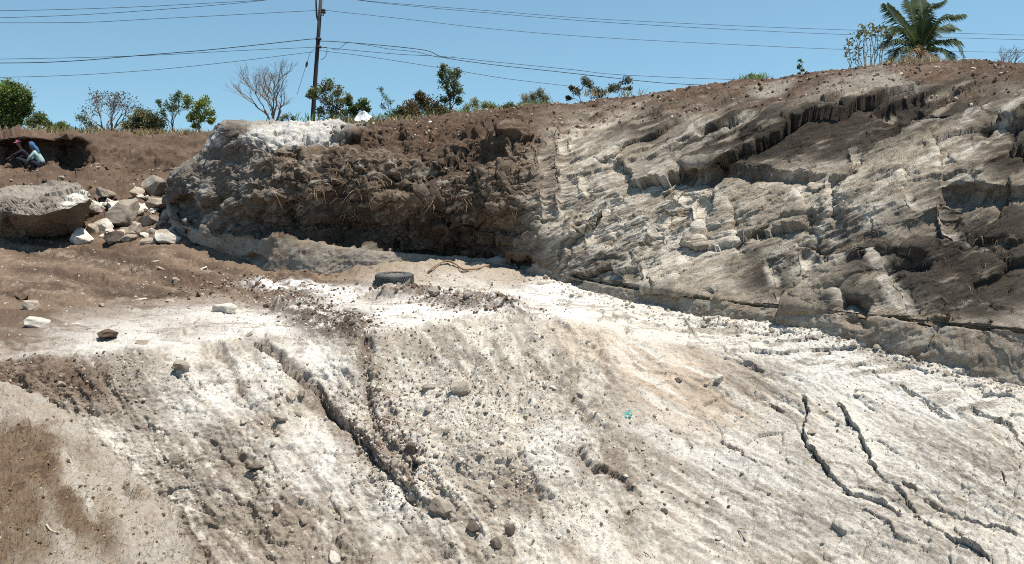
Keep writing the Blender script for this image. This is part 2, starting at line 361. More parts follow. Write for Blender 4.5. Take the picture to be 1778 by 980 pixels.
jag = fbm(x*9, y*9, z*9, 4, 49, .62, 2)
fine = fbm(along*6, across*15, y*5, 4, 47, 0.6)
fol = fbm(along*1.3, across*7, y*1.3, 5, 53, 0.6, 2)
smoo = .35+.65*sst(-.3, .35, fbm(along*.5, across*1.1, y*.5, 3, 57))      # some faces are cut smooth, some are torn
Dr = 0.02*(saw-0.5)*(0.3+0.7*sst(-.3, .2, hs)) + smoo*(0.026*(saw2-0.5)*hs2*2 + 0.016*(saw3-.5)*hs3*2 + 0.035*fol + 0.014*fine) + 0.02*rough + .85*pl*(1-.7*sst(6.9, 7.5, V_)) + .34*blk + (.25+.6*smoo)*(.6*blk2 + blk3) + 0.006*jag
crumb = fbm(x*7, y*7, z*7, 4, 67, 0.6, 1)
rg = fbm(x*2.6, y*2.6, z*2.6, 5, 69, .62, 2)
fac = facet(fbm(x*1.6, y*1.6, z*1.6, 4, 70, .5), 4)
Dl = 0.01*crumb + 0.06*rg + 0.015*jag + .10*fac + facets(s*1.2+.5*w2, z*1.7+.5*w3, 75, .12, .26, .06, .06) + facets(s*3.1+w2*2, z*3.9+w3*2, 76, .04, .085, .03, .09) + facets(s*8, z*9, 77, .016, .03)
end = 1-sst(400, 500, qx)
Dl = Dl*(1-.6*end) + end*(.8*Dr)
D = right*Dr*(0.25+0.75*body) + left*Dl*(0.35+0.65*body)*(1-.8*low)
D += top*(0.05*crumb+0.03*fbm(x*12, y*12, z*12, 3, 73, 0.6, 1))
D += low*(0.022*fbm(x*4, y*4, z*4, 4, 79, .6, 2)+.05*facet(fbm(s*1.3, z*1.5, 0*s, 3, 81), 3)+.012*jag)
P = P + N1*(D*(0.3+0.7*edge))[..., None]
CLIFF = (px, py, P, normals(P))
# colour of the rock, with shade of hollows and overhangs painted in
n_a = fbm(along*0.7, across*2.6, y*0.7, 5, 101, .6); n_b = fbm(x*0.8, y*0.8, z*0.8, 4, 103); n_c = fbm(along*2.5, across*9, y*2, 4, 107, .65); n_d = fbm(x*5, y*5, z*5, 4, 109, .65)
n_e = fbm(x*0.45+3, y*0.45, z*0.45, 4, 113)
C = np.zeros(P.shape, np.float32)+np.array((.385, .325, .25), np.float32)
C = mixc(C, (.58, .515, .425), sst(-.08, .35, n_c+.5*n_a)*.95)
dk = sst(.10, .42, n_a+.55*n_e+.3*n_c)
C = mixc(C, (.13, .112, .088), dk*.75*right)
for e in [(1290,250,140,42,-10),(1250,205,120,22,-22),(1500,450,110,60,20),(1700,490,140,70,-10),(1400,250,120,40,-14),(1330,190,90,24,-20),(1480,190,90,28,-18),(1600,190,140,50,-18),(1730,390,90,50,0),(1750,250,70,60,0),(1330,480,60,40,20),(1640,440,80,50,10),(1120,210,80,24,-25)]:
    C = mixc(C, (.055, .046, .036), ell(qx+25*wx, qy+25*wz, *e, .6)*sst(-.65, .0, n_c+.4*n_a)*.92)  # dark rock, and the shade in hollows and overhangs put into the colour
for e in [(1000,330,70,130,0),(1120,430,120,80,0),(1230,400,90,70,20),(1180,340,70,40,-35),(1460,350,110,36,0),(1410,440,60,60,30),(1640,300,60,90,-35)]:
    C = mixc(C, (.72, .645, .53), ell(qx+25*wx, qy+25*wz, *e, .6)*sst(-.3, .35, n_c+.3*n_d)*.75)
# fresh scrapes left by the digger, with sunlit groove edges painted bright
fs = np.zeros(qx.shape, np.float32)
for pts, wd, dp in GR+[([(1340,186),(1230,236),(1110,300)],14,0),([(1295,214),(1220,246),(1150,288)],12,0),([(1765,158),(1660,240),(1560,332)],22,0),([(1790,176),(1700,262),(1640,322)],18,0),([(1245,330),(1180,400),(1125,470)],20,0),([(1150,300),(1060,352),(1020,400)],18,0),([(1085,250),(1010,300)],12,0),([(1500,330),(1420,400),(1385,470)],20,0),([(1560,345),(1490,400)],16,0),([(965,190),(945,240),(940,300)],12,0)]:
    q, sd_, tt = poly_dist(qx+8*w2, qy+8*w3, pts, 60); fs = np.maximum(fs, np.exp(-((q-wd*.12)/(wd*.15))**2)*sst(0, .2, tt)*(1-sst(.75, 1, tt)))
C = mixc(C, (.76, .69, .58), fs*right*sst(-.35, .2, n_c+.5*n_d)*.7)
for e in [(1290,245,130,34,-10),(1600,185,130,40,-18),(1480,195,90,24,-18),(1700,480,120,50,-10),(1740,390,80,40,0)]: C = mixc(C, (.06, .05, .039), ell(qx+25*wx, qy+25*wz, *e, .6)*sst(-.5, .2, n_c+.4*n_a)*.7)  # second pass of the painted hollow shade, over the scrapes
# warm stain low on the wall
C = mixc(C, (.36, .26, .165), right*sst(2.0, 2.3, V_)*(1-sst(2.5, 3.3, V_+.4*wx))*sst(1150, 1350, qx)*.65)
brn = np.array((.135, .092, .062), np.float32); drk = np.array((.075, .054, .040), np.float32)
lm = (1-sst(850, 1010, qx+110*wx+50*n_a))*sst(420, 520, qx+60*wx+(qy-250)*.25)
C = mixc(C, (.19, .14, .10), lm*.95)
C = mixc(C, drk, lm*sst(-.1, .35, n_b+.5*n_d)*.8)
C = mixc(C, (.31, .24, .175), lm*sst(.15, .55, n_d-.3*n_b)*.7); C = mixc(C, (.42, .37, .30), lm*sst(.15, .5, n_c+.4*n_d)*.7)
C = mixc(C, (.13, .085, .058), lm*sst(2.0, 2.4, V_)*(1-sst(3.0, 3.8, V_+.3*wx))*.8)
C = mixc(C, (.18, .155, .13), (1-sst(400, 500, qx+60*wx))*left*.75*(1-low))  # grey rock, painted darker for the shade on the left end
C = mixc(C, (.62, .60, .56), (1-sst(400, 500, qx+60*wx))*left*sst(.2, .55, n_c+.3*n_d)*.6)
C = mixc(C, (.47, .415, .34), low*.85)
C = mixc(C, (.26, .19, .13), low*sst(.0, .4, n_d+.5*n_b)*.65)
C = mixc(C, (.34, .30, .255), low*sst(600, 640, qx)*(1-sst(900, 950, qx))*.6)
# earth on the brow
tm = sst(np.interp(qx, [900, 1050], [6.9, 7.25]), np.interp(qx, [900, 1050], [7.9, 7.7]), V_+.5*wx+.35*n_d)*sst(560, 700, qx+90*wx)
tm = np.maximum(tm, lm*sst(6.0, 7.2, V_+1.2*wx))
C = mixc(C, (.135, .09, .062), tm); C = mixc(C, (.22, .155, .11), tm*sst(.1, .5, n_d)*.7); C = mixc(C, (.075, .05, .036), tm*sst(.1, .5, -n_d-.3*n_b)*.7)
C = mixc(C, (.40, .36, .30), ell(qx+20*wx, qy+12*wz, 1530, 145, 110, 16, -8, .5)*sst(-.3, .3, n_d+.2)*.8)
C = mixc(C, (.40, .36, .30), ell(qx+20*wx, qy+12*wz, 1335, 155, 40, 9, -12, .5)*.8)
C = mixc(C, (.17, .11, .075), ell(qx+15*wx, qy+8*wz, 1600, 132, 55, 12, 0, .4)*.9)
C = mixc(C, (.72, .69, .63), ell(qx+18*wx, qy+9*wz, 505, 228, 105, 20, -4, .4)*sst(-.55, -.1, n_d+.25)*.95)
C = mixc(C, (.80, .79, .77), np.maximum(ell(qx, qy, 375, 245, 18, 7, -20, .5), ell(qx, qy, 385, 228, 6, 14, 20, .5))*sst(-.4, .1, n_d))
C = mixc(C, (.10, .075, .055), ell(qx+6*wx, qy, 412, 230, 26, 13, -6, .35)*.8)
C *= (1+.16*n_d+.10*n_c)[..., None]
C = np.clip(C, .02, .85)
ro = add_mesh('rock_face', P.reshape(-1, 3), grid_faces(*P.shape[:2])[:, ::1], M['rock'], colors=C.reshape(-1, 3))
tag(ro, kind='structure')
# ================================================================== ground: pit slope, terrace, earth bank
GK = [-400, -60, 0, 22, 45, 70, 92, 116, 138, 152, 168, 205, 250, 300, 345, 392, 440, 480, 560, 640, 720, 860, 960, 1050, 1120, 1200, 1330, 1500, 1640, 1778, 2000, 2300]
R1 = {-400:8.4, 0:8.8, 300:9.0, 440:8.9, 640:8.6, 860:8.4, 1000:8.4, 1200:8.6, 1330:8.3, 1500:8.0, 1778:7.3, 2000:6.8, 2300:6.2}
CR = [(-400,616,10.7),(0,612,11.2),(150,613,11.2),(300,600,11.6),(440,583,12.2),(560,573,12.6),(640,577,12.4),(720,561,13.0),(860,548,13.4),(960,553,13.1),(1050,575,12.6),(1120,588,12.4),(1200,600,12.3),(1330,625,11.6),(1500,665,10.6),(1640,705,9.9),(1778,745,9.2),(2000,820,8.3),(2300,900,7.5)]
TM = [(-400,520,15.2),(0,510,15.6),(300,515,15.3),(440,520,15.1),(560,520,15.0),(640,516,15.2),(860,503,15.7),(960,515,14.9),(1050,538,13.9),(1120,550,13.5),(1200,574,13.0),(1330,590,12.2),(1500,630,11.1),(1640,668,10.3),(1778,706,9.6),(2000,780,8.7),(2300,870,7.8)]
SK = lambda u: np.interp(u, [-400, 0, 110, 150, 250, 360, 420], [226, 229, 232, 236, 235, 234, 232])
def col_rows(u):
    cu_ = lambda T, k: np.interp(u, [t[0] for t in T], [t[k] for t in T])
    d1 = np.interp(u, list(R1), list(R1.values()))
    dcr = cu_(CR, 2); ycr = cu_(CR, 1)
    f = .45; ymid = ycr+(980-ycr)*f; dm = 1/((1-f)/dcr+f/d1)
    bulge = np.interp(u, [0, 300, 480, 620, 700, 860, 1000, 1080, 1200, 1800], [.0, -.15, -.1, .25, -.25, -.55, -.25, .2, .1, 0])
    rows = [(2600, 1.9), (1330, 0.70*d1), (980, d1), (ymid, dm+bulge), (ycr, dcr), (cu_(TM, 1), cu_(TM, 2))]
    if u <= 392:
        yb = np.interp(u, [-400, 0, 150, 300, 392], [440, 428, 425, 415, 430]); db = np.interp(u, [-400, 0, 150, 300, 392], [20, 20.6, 20.8, 20.6, 19.5])
        rows += [(yb, db), (350, 24.6)]
        if u <= 140:
            j = ((u*7.3) % 11)/11-.5; rows += [(297+3*j, 28.6+.4*j), (285-4*j, 30.4+j), (252+5*j, 31.0+.6*j), (240-5*j, 29.8-.7*j)]
        elif u < 160: rows += [(294, 28.7), (282, 29.6), (258, 30.2), (246, 30.2)]
        else: rows += [(292, 28.8), (274, 29.6), (256, 30.5), (244, 31.6)]
        rows += [(SK(u), 33.5), (SK(u)+3, 48), (335, 320)]
    else:
        b = base_y(u); d = base_d(u); sy = sky_y(u)
        rows += [(b, d+.12), (b-8, d+2.0)]
        rows += [(b+(sy+14-b)*g, d+(34-d)*h) for g, h in ((.30, .5), (.5, .68), (.7, .8), (.85, .9))]
        rows += [(sy+13, 35), (sy+16, 48), (335, 320)]
    return rows
gy = np.array([[r[0] for r in col_rows(u)] for u in GK], float); gi = 1/np.array([[r[1] for r in col_rows(u)] for u in GK], float)
gk = np.array(GK, float)
us = np.concatenate([np.linspace(-400, -20, 90, endpoint=False), np.linspace(-20, 1800, 870, endpoint=False), np.linspace(1800, 2300, 70)])
px, py, iv, vv = loft(us, gk, gk, gy, gi, [6, 16, 140, 146, 72, 60, 50, 28, 14, 18, 12, 12, 10, 10])
P = unproj(px, py, 1/iv); P[:, :] = smooth2(P, 3)
Nn = normals(smooth2(P, 8))
if Nn[600, 300, 2] < 0: Nn = -Nn
V_ = np.repeat(vv[None], P.shape[0], 0)
x, y, z = [P[..., i].astype(np.float32) for i in range(3)]
qx, qy = px.astype(np.float32), py.astype(np.float32)
wx = fbm(x*0.8, y*0.8, z*0.8, 3, 211); wz = fbm(x*0.8+9, y*0.8, z*0.8, 3, 223)
ax, ay = qx+22*wx, qy+14*wz
slope = 1-sst(3.85, 4.12, V_)                  # below the brink
rightS = sst(1010, 1110, ax-(qy-600)*.25)      # smooth skinned slope on the right
heap = ell(ax, ay, 860, 680, 215, 150, 12, .25)*slope*(1-rightS*.6)
terr = sst(3.9, 4.1, V_)*(1-sst(6.0, 6.3, V_))*(1-sst(980, 1080, ax))
bank = sst(5.9, 6.4, V_)
leftS = slope*(1-rightS)*(1-heap)
def streak(deg, f_al, f_ac, seed, oct_=4, mode=0):
    a = math.radians(deg); u_ = qx*math.cos(a)+qy*math.sin(a); v_ = -qx*math.sin(a)+qy*math.cos(a)
    return fbm(u_*f_al+.8*wx, v_*f_ac+.8*wz, z*.3, oct_, seed, .55, mode)
sL = streak(54, 1/170, 1/48, 301, 5, 2); sL2 = streak(54, 1/60, 1/9, 303, 4)
sR = streak(31, 1/200, 1/42, 305, 5, 2); sR2 = streak(28, 1/80, 1/8, 307, 4)
lump = fbm(x*2.6, y*2.6, z*2.6, 4, 311, .55, 1); cr1 = fbm(x*8, y*8, z*8, 3, 313, .6, 1); cr2 = fbm(x*19, y*19, z*19, 3, 317, .65, 1)
big = fbm(x*.7, y*.7, z*.7, 3, 319)
D = .10*big*(1-.5*terr)
patch = sst(-.25, .35, fbm(x*1.6, y*1.6, z*1.6, 3, 325))
D += leftS*(.06*sL+.018*sL2+.06*lump+(.010+.030*patch)*cr1+(.006+.016*patch)*cr2)
D += heap*(.09*lump+(.024+.036*patch)*cr1+(.014+.022*patch)*cr2)
D += slope*rightS*(.055*sR+.020*sR2+.012*cr1+.010*cr2*sst(-.2, .4, big+.5*sR))
D += terr*(.03*lump+.012*cr1+.007*cr2)
D += (1-slope)*(1-terr)*(1-bank)*(.03*sR+.02*cr1+.014*cr2)
D += bank*(.16*fbm(x*.9, y*.9, z*.9, 4, 321, .55, 1)+.05*fbm(x*3, y*3, z*3, 3, 327, .6, 2))*(.4+.6*sst(6.2, 7, V_))
dl = sst(4.25, 5.2, V_)*(1-sst(6.1, 6.5, V_))*(1-sst(420, 620, qx))
D += dl*(.10*streak(13, 1/170, 1/18, 341, 4, 2)+.016*cr1+.005*cr2)
# gullies and cracks: polyline, half width px, depth m, lip height
GU = [([(443,594),(475,618),(520,650),(560,692),(592,735),(650,795),(705,855),(745,905)],11,.15,.12),
 ([(640,578),(628,640),(642,700),(652,750),(690,785),(722,800)],15,.13,.03),([(722,800),(700,845),(745,880),(800,905)],16,.12,.02),
 ([(1045,545),(1078,558),(1095,572),(1118,578)],6,.16,.03),([(1185,556),(1208,588),(1260,614),(1340,656)],7,.13,.03),
 ([(1392,690),(1398,745),(1396,765),(1440,828),(1478,862),(1535,884),(1592,908)],6.5,.24,.10),([(1444,692),(1488,748),(1508,790),(1508,806),(1560,858),(1600,902),(1650,938),(1712,972),(1760,1000)],5,.2,.08),
 ([(1480,640),(1540,668),(1600,690)],4,.09,.02),([(1240,760),(1320,800),(1400,850)],4,.08,.03),([(1330,700),(1370,730),(1420,790)],4,.10,.03),([(1500,900),(1560,930),(1640,975)],4,.10,.03),([(1150,640),(1200,672),(1240,690)],3.5,.06,.02),([(900,600),(960,650),(990,700)],5,.06,.02),([(1570,682),(1622,712),(1660,722)],4,.12,.02),([(1600,705),(1640,722),(1690,738)],4,.10,.02),([(1690,706),(1748,736),(1766,760),(1800,790)],5,.16,.03),([(1560,845),(1640,882),(1700,912),(1790,948)],6,.15,.03),
 ([(1740,820),(1746,850)],4,.14,.0),([(985,690),(1010,720),(1060,770)],9,.09,.02),([(1000,780),(1030,815),(1090,850),(1110,880)],9,.12,.03),([(900,780),(935,850),(985,900)],10,.07,.02),
 ([(160,640),(260,760),(330,860)],12,.035,.02),([(300,640),(400,760),(470,880)],10,.03,.03),([(380,600),(440,700),(520,800),(590,900)],12,.035,.03),([(560,640),(610,700),(640,740)],8,.05,.03),([(960,560),(1040,620),(1085,700)],10,.07,.0),
 ([(0,432),(150,448),(280,482),(420,508)],7,.10,.04),([(0,418),(110,430),(250,462),(400,500)],6,.09,.03),([(0,462),(90,470),(200,500),(300,512)],8,.08,.03)]
gm = np.zeros(qx.shape, np.float32)
jr = np.round(fbm(x*3.2, y*3.2, z*3.2, 3, 351)*5)/5; jr2 = np.round(fbm(x*3.2+4, y*3.2, z*3.2, 3, 353)*5)/5; brk = .3+.7*sst(-.35, .1, fbm(x*1.9, y*1.9, z*1.9, 2, 355))
for pts, wd, dp, lp in GU:
    j = 7 if wd < 9 else 10; jj = 1.9*j if wd < 9 else 1.2*j; wn = wd < 9; wd = wd*(.5 if wn else .9); dp = dp*(.8 if wn else 1)
    q, sd_, tt = poly_dist(qx+j*.25*cr1+jj*jr, qy+j*.2*cr1-j*.35*cr2+jj*jr2, pts)
    tp = sst(0, .03, tt)*(1-sst(.8, 1, tt))*((.7+.4*vn(tt*18, 0*tt, 0*tt+wd, 5)+.25*lump)*brk if wn else np.maximum(.6, .75+.4*vn(tt*12, 0*tt, 0*tt+wd, 5)+.3*lump)*(1.4-.8*tt))
    D -= dp*tp*(1-sst(.35, 1, q/wd)); D += lp*1.3*tp*np.exp(-q/(wd*3.5))*(sd_ < 0)
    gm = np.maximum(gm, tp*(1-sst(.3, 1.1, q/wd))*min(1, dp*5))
# ridges of turned earth on the terrace
for pts, wd, h in [([(650,508),(720,516),(800,522),(870,533),(925,546)],11,.15),([(470,528),(540,545),(600,560),(640,568)],16,.16),([(440,520),(500,515),(600,520)],9,.10),([(380,500),(470,490),(560,486)],12,.10),([(600,478),(680,462),(760,458),(860,468)],16,.10)]:
    q, sd_, tt = poly_dist(qx+8*wx, qy+4*wz, pts)
    D += h*np.exp(-(q/wd)**2)*(.6+.8*np.abs(vn(x*5, y*5, z*5, 331)))*sst(0, .1, tt)*(1-sst(.9, 1, tt))
# slabby, fractured crust on the slopes
D += slope*(1-heap)*(facets(qx/52+.8*wx, qy/34+.8*wz, 361, .016, .035, .012, .05)+facets(qx/17+1.5*wx, qy/11+1.5*wz, 363, .008, .014))
D += (1-slope)*(1-bank)*facets(qx/60+wx, qy/13+wz, 365, .03, .04, .012, .06)
D += bank*sst(6.1, 6.6, V_)*(facets(x*1.1+wx, (y*.6+z)*1.4+wz, 367, .08, .16, .04, .07)+facets(x*3.2+wx, (y*.6+z)*4+wz, 369, .03, .06, .02, .08))
# low ridge where the smooth slope meets the wall foot
D += .03*np.exp(-((V_-5.9)/.25)**2)*(qx > 900)*np.abs(cr1)
edgefade = sst(-400, -200, qx)
P = P + Nn*D[..., None]
GROUND = (px, py, P, normals(P), us, D)
# colour of the earth, with the shade in the ruts painted in
n_d = fbm(x*5, y*5, z*5, 4, 409, .65); n_f = fbm(x*14, y*14, z*14, 3, 411, .65); n_b = fbm(x*.9, y*.9, z*.9, 4, 413)
white = np.array((.70, .65, .565), np.float32)
C = np.zeros(P.shape, np.float32)+white
tan = (.46, .39, .305); dust = (.33, .275, .215); brown = (.20, .14, .098); dbrown = (.095, .066, .048)
st = np.where(rightS > .5, sR, sL); st2 = np.where(rightS > .5, sR2, sL2)
C = mixc(C, tan, leftS*sst(-.25, .35, -sL+.5*n_b+.35*n_d)*.7)
C = mixc(C, dust, leftS*sst(.0, .45, sL2*.5-sL*.4+.5*n_b+.3*n_f)*.55)
C = mixc(C, tan, heap*sst(-.2, .35, -cr1+.4*n_d)*.65)
C = mixc(C, tan, slope*rightS*sst(-.15, .4, -sR*.6+.5*n_b+.4*sR2+.2*n_f)*.85)
C = mixc(C, dust, slope*rightS*sst(.2, .6, -sR*.5+.6*n_b+.5*n_f)*.6)
for e in [(1560,900,190,50,32),(1300,860,230,70,28),(1150,900,150,60,40),(1330,690,110,34,28),(1640,770,100,40,24),(1700,840,90,50,20),(1180,590,80,24,34),(1030,800,70,50,30),(600,900,110,80,40),(480,900,100,80,50),(250,720,120,80,55),(200,640,120,40,20),(420,760,60,90,55),(400,930,160,70,20),(760,930,120,40,30),(960,640,90,60,20),(800,620,110,50,10),(330,860,90,110,50)]:
    C = mixc(C, (.23, .195, .155), ell(ax, ay, *e, .8)*slope*sst(-.55, .4, st2+.6*n_f+.3*n_d)*.76)
C = mixc(C, (.30, .255, .205), slope*sst(-.05, .45, n_b+.45*st2+.3*n_f)*.6)
C = mixc(C, (.22, .17, .125), slope*(1-rightS)*sst(.15, .5, fbm(x*1.4+8, y*1.4, z*1.4, 4, 419, .6)+.25*n_f)*.55)
for e in [(985,755,50,20,10),(955,800,40,34,20),(1500,650,200,20,28),(1420,650,80,22,26),(1620,690,90,24,20),(560,800,60,50,55),(700,870,40,60,50),(420,660,50,70,60),(540,620,70,40,40),(330,690,40,50,60),(1220,780,120,26,20)]:
    C = mixc(C, (.74, .71, .65), ell(ax, ay, *e, .7)*sst(-.5, .1, n_d)*.8)
C = mixc(C, (.60, .47, .345), ell(ax, ay, 1180, 670, 140, 75, 30, .6)*slope*.5*sst(-.6, .2, sR2+.4*n_d))
C = mixc(C, (.56, .46, .35), ell(ax, ay, 1010, 590, 60, 40, 40, .5)*.6)
# dark earth under the brink at the far left, terrace dirt, bank
C = mixc(C, brown, ell(ax, ay, 40, 650, 190, 62, 12, .55)*slope*sst(-.6, .1, n_d+.3)*.9)
C = mixc(C, dbrown, ell(ax, ay, 90, 640, 120, 34, 14, .6)*slope*sst(-.2, .3, n_d)*.7)
C = mixc(C, (.33, .29, .24), ell(ax, ay, 230, 640, 110, 50, 30, .6)*slope*sst(-.4, .3, n_f+n_d)*.7)
C = mixc(C, (.80, .765, .70), terr*.9)
fk = fbm(x*2.2, y*9, z*9, 4, 417, .65)
C = mixc(C, (.36, .31, .25), (1-slope)*(1-bank)*sst(.1, .4, fk+.25*n_b)*.8)
dirt = sst(4.15, 5.6, V_+.35*wx+np.interp(qx, [-400, 0, 200, 420, 520, 650, 900, 1000], [1.2, 1.05, .5, .2, .0, -.3, -.5, -2.])+.25*n_d)*(1-slope)
C = mixc(C, (.215, .155, .108), dirt)
C = mixc(C, (.125, .085, .058), dirt*sst(.0, .45, n_b*.7+1.0*streak(13, 1/170, 1/18, 341, 4, 0)+.3*n_d)*.85)  # dark streaks in the dirt, standing in for shade in the ruts
C = mixc(C, (.46, .385, .29), dirt*sst(560, 720, qx+70*wx)*(1-bank)*.7)
C = mixc(C, (.135, .092, .064), bank*sst(.1, .6, V_-6+.3*n_d)*.95)
C = mixc(C, (.075, .05, .035), bank*sst(.0, .45, n_b+.5*n_d)*.7); C = mixc(C, (.20, .145, .105), bank*sst(.1, .5, n_d-.4*n_b)*.6)
for pts, wd in [([(0,432),(150,448),(280,482),(430,510)],7),([(0,418),(110,430),(250,462),(400,500)],5),([(0,462),(90,470),(200,500),(330,514)],8),([(120,428),(230,450),(330,478),(440,500)],9),([(260,470),(340,492),(470,500)],10),([(0,505),(60,498),(140,502)],4),([(0,488),(100,492),(200,512),(330,520)],4),([(300,440),(380,462),(470,482)],6),([(160,512),(280,516),(380,508)],5)]:  # tracks in the dirt: shade of the ruts painted, paler rim on one side
    q, sd_, tt = poly_dist(qx+10*wx+5*n_d, qy+3*n_d+4*wz, pts); C = mixc(C, (.085, .058, .042), np.exp(-(q/wd)**2)*sst(-.5, .1, n_d+.5*n_f+.2)*sst(0, .1, tt)*(1-sst(.85, 1, tt))*.8)
    q2 = np.abs(q-wd*1.8); C = mixc(C, (.36, .29, .22), np.exp(-(q2/(wd*.7))**2)*(sd_ > 0)*sst(-.2, .3, n_d)*.6)
for e, cc, k in [((560,548,95,34,14),dbrown,.9),((430,505,90,20,8),brown,.85),((610,565,40,16,20),dbrown,.8),((350,500,110,14,12),(.15,.10,.07),.8),((800,526,110,9,7),(.13,.09,.065),.85),((885,540,45,9,16),dbrown,.95),((690,512,50,7,5),brown,.7),((600,500,60,8,4),(.15,.10,.07),.7),((185,586,24,6,0),(.12,.09,.07),.7),((460,530,60,10,8),(.2,.15,.11),.5),((160,540,60,6,0),(.3,.25,.2),.6),((545,505,110,10,2),(.78,.76,.72),.9),((600,522,40,14,14),(.76,.73,.68),.8)]:
    C = mixc(C, cc, ell(ax, ay, *e, .5)*sst(-.45, .15, n_d+.5*n_f)*k)
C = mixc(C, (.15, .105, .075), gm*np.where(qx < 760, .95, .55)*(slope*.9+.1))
C = mixc(C, (.24, .185, .14), ell(ax, ay, 660, 700, 34, 110, -8, .6)*sst(-.2, .3, n_d)*.8)
C = mixc(C, (.27, .21, .16), np.maximum(ell(ax, ay, 575, 715, 95, 17, 50, .5), ell(ax, ay, 680, 810, 60, 16, 45, .5))*sst(-.4, .15, n_f+.4*n_d)*.8)
C *= (1+.13*n_d+.10*n_f)[..., None]
C = np.clip(C, .02, .82)
go = add_mesh('ground', P.reshape(-1, 3), grid_faces(*P.shape[:2]), M['ground'], colors=C.reshape(-1, 3))
tag(go, kind='structure')
def on_ground(px_, py_):
    i = int(np.clip(np.searchsorted(us, px_), 0, len(us)-1)); col = GROUND[1][i]
    k = int(np.argmin(np.abs(col-py_)+np.where((vv < 6) | (px_ < 400), 0, 1e4)))
    n = GROUND[3][i, k]; n = n if n[2] > 0 else -n
    return Vector(GROUND[2][i, k].tolist()), Vector(n.tolist())
# ================================================================== spur of earth close to the camera
MK = [-400, -100, 0, 60, 130, 200, 260, 300, 335, 365, 420, 520]
mcy = [640, 655, 667, 690, 735, 790, 850, 912, 985, 1060, 1200, 1500]
mcd = [8.9, 8.8, 8.6, 8.4, 8.1, 7.8, 7.4, 7.0, 6.6, 6.2, 5.6, 4.6]
mrows = []
for u, yc, dc in zip(MK, mcy, mcd):
    yy = [2600, 1500, 1150]; 
    f = lambda y_: max(1.2, min(dc-.05, dc*(1/(1+(y_-yc)/430.0))))
    ys = [yc+1700, yc+800, yc+420, yc+200, yc+70, yc, yc+25, yc+140, yc+420]
    ds = [f(ys[0]), f(ys[1]), f(ys[2]), f(ys[3]), f(ys[4]), dc, dc+.35, dc+1.0, dc+1.6]
    mrows.append(list(zip(ys, ds)))
mu = np.concatenate([np.linspace(-400, -10, 50, endpoint=False), np.linspace(-10, 380, 210, endpoint=False), np.linspace(380, 520, 30)])
mpx, mpy, miv, mv = loft(mu, np.array(MK, float), np.array(MK, float), np.array([[r[0] for r in c] for c in mrows], float), 1/np.array([[r[1] for r in c] for c in mrows], float), [12, 14, 50, 60, 50, 24, 20, 20])
MP = smooth2(unproj(mpx, mpy, 1/miv), 6); MN = normals(MP)
if MN[150, 60, 2] < 0: MN = -MN
x, y, z = [MP[..., i].astype(np.float32) for i in range(3)]
c1 = fbm(x*7, y*7, z*7, 4, 511, .6, 1); c2 = fbm(x*22, y*22, z*22, 3, 513, .65, 1); c3 = fbm(x*1.3, y*1.3, z*1.3, 4, 515); c4 = fbm(x*5, y*5, z*5, 4, 517, .6)
qx, qy = mpx.astype(np.float32), mpy.astype(np.float32); ax, ay = qx+22*c3, qy+16*c4
soil = np.maximum(ell(ax, ay, 40, 785, 120, 52, 14, .35), np.maximum(ell(ax, ay, 140, 890, 95, 36, 52, .5), ell(ax, ay, 10, 900, 80, 110, 0, .4)))*(1-ell(ax, ay, 140, 830, 26, 70, -32, .5))
MD = .07*c3+.022*c1+.014*c2+soil*(.018*c1+.022*c2)+.05*c4+.007*fbm(x*60, y*60, z*60, 2, 519, .6, 1)+.02*fbm(x*12, y*12, z*12, 3, 521, .6, 2)
hole = ell(ax, ay, 238, 860, 20, 9, 10, .3); MD -= .22*hole
MD += facets(qx/46+c3, qy/34+c4, 523, .012, .03, .01, .06)+facets(qx/14+c3, qy/10+c4, 525, .005, .011)
MP = MP+MN*MD[..., None]
MC = np.zeros(MP.shape, np.float32)+np.array((.45, .40, .335), np.float32)
MC = mixc(MC, (.36, .295, .225), sst(-.1, .4, c4+.4*c3)*.75)
MC = mixc(MC, (.19, .13, .085), soil*sst(-.6, .0, c4+.3)*.95); MC = mixc(MC, (.105, .072, .048), soil*sst(.0, .4, c4-.4*c1)*.7)
q, _, tt = poly_dist(ax, ay, [(112, 785), (130, 820), (140, 860), (165, 900)]); MC = mixc(MC, (.74, .71, .65), np.exp(-(q/4)**2)*.6*sst(-.3, .3, c4))
MC = mixc(MC, (.30, .25, .19), ell(ax, ay, 60, 960, 120, 50, 10, .5)*sst(-.2, .3, c4)*.7)
MC = np.clip(MC*(1+.15*c4+.08*c2)[..., None], .02, .8)
mo = add_mesh('dirt_mound', MP.reshape(-1, 3), grid_faces(*MP.shape[:2]), M['ground'], colors=MC.reshape(-1, 3)); tag(mo, kind='structure')
def on_mound(px_, py_):
    i = int(np.searchsorted(mu, px_)); k = int(np.argmin(np.abs(mpy[i][:200]-py_))); n = MN[i, k]
    return Vector(MP[i, k].tolist()), Vector(n.tolist())
def on_cliff(px_, py_):
    i = int(np.argmin(np.abs(CLIFF[0][60:, 0]-px_)))+60; k = int(np.argmin(np.abs(CLIFF[1][i][:-30]-py_))); n = CLIFF[3][i, k]
    n = n if n[1] < 0 else -n
    return Vector(CLIFF[2][i, k].tolist()), Vector(n.tolist())
# the plain that everything stands on, out to the horizon
V = np.array([(-3000, -1500, -4.5), (3000, -1500, -4.5), (3000, 4000, -4.5), (-3000, 4000, -4.5)], float)
M['plain'] = plain_mat('dry_earth', (.24, .17, .12), scale=.6)
tag(add_mesh('plain', V, np.array([[0, 1, 2, 3]]), M['plain'], smooth=False), kind='structure')

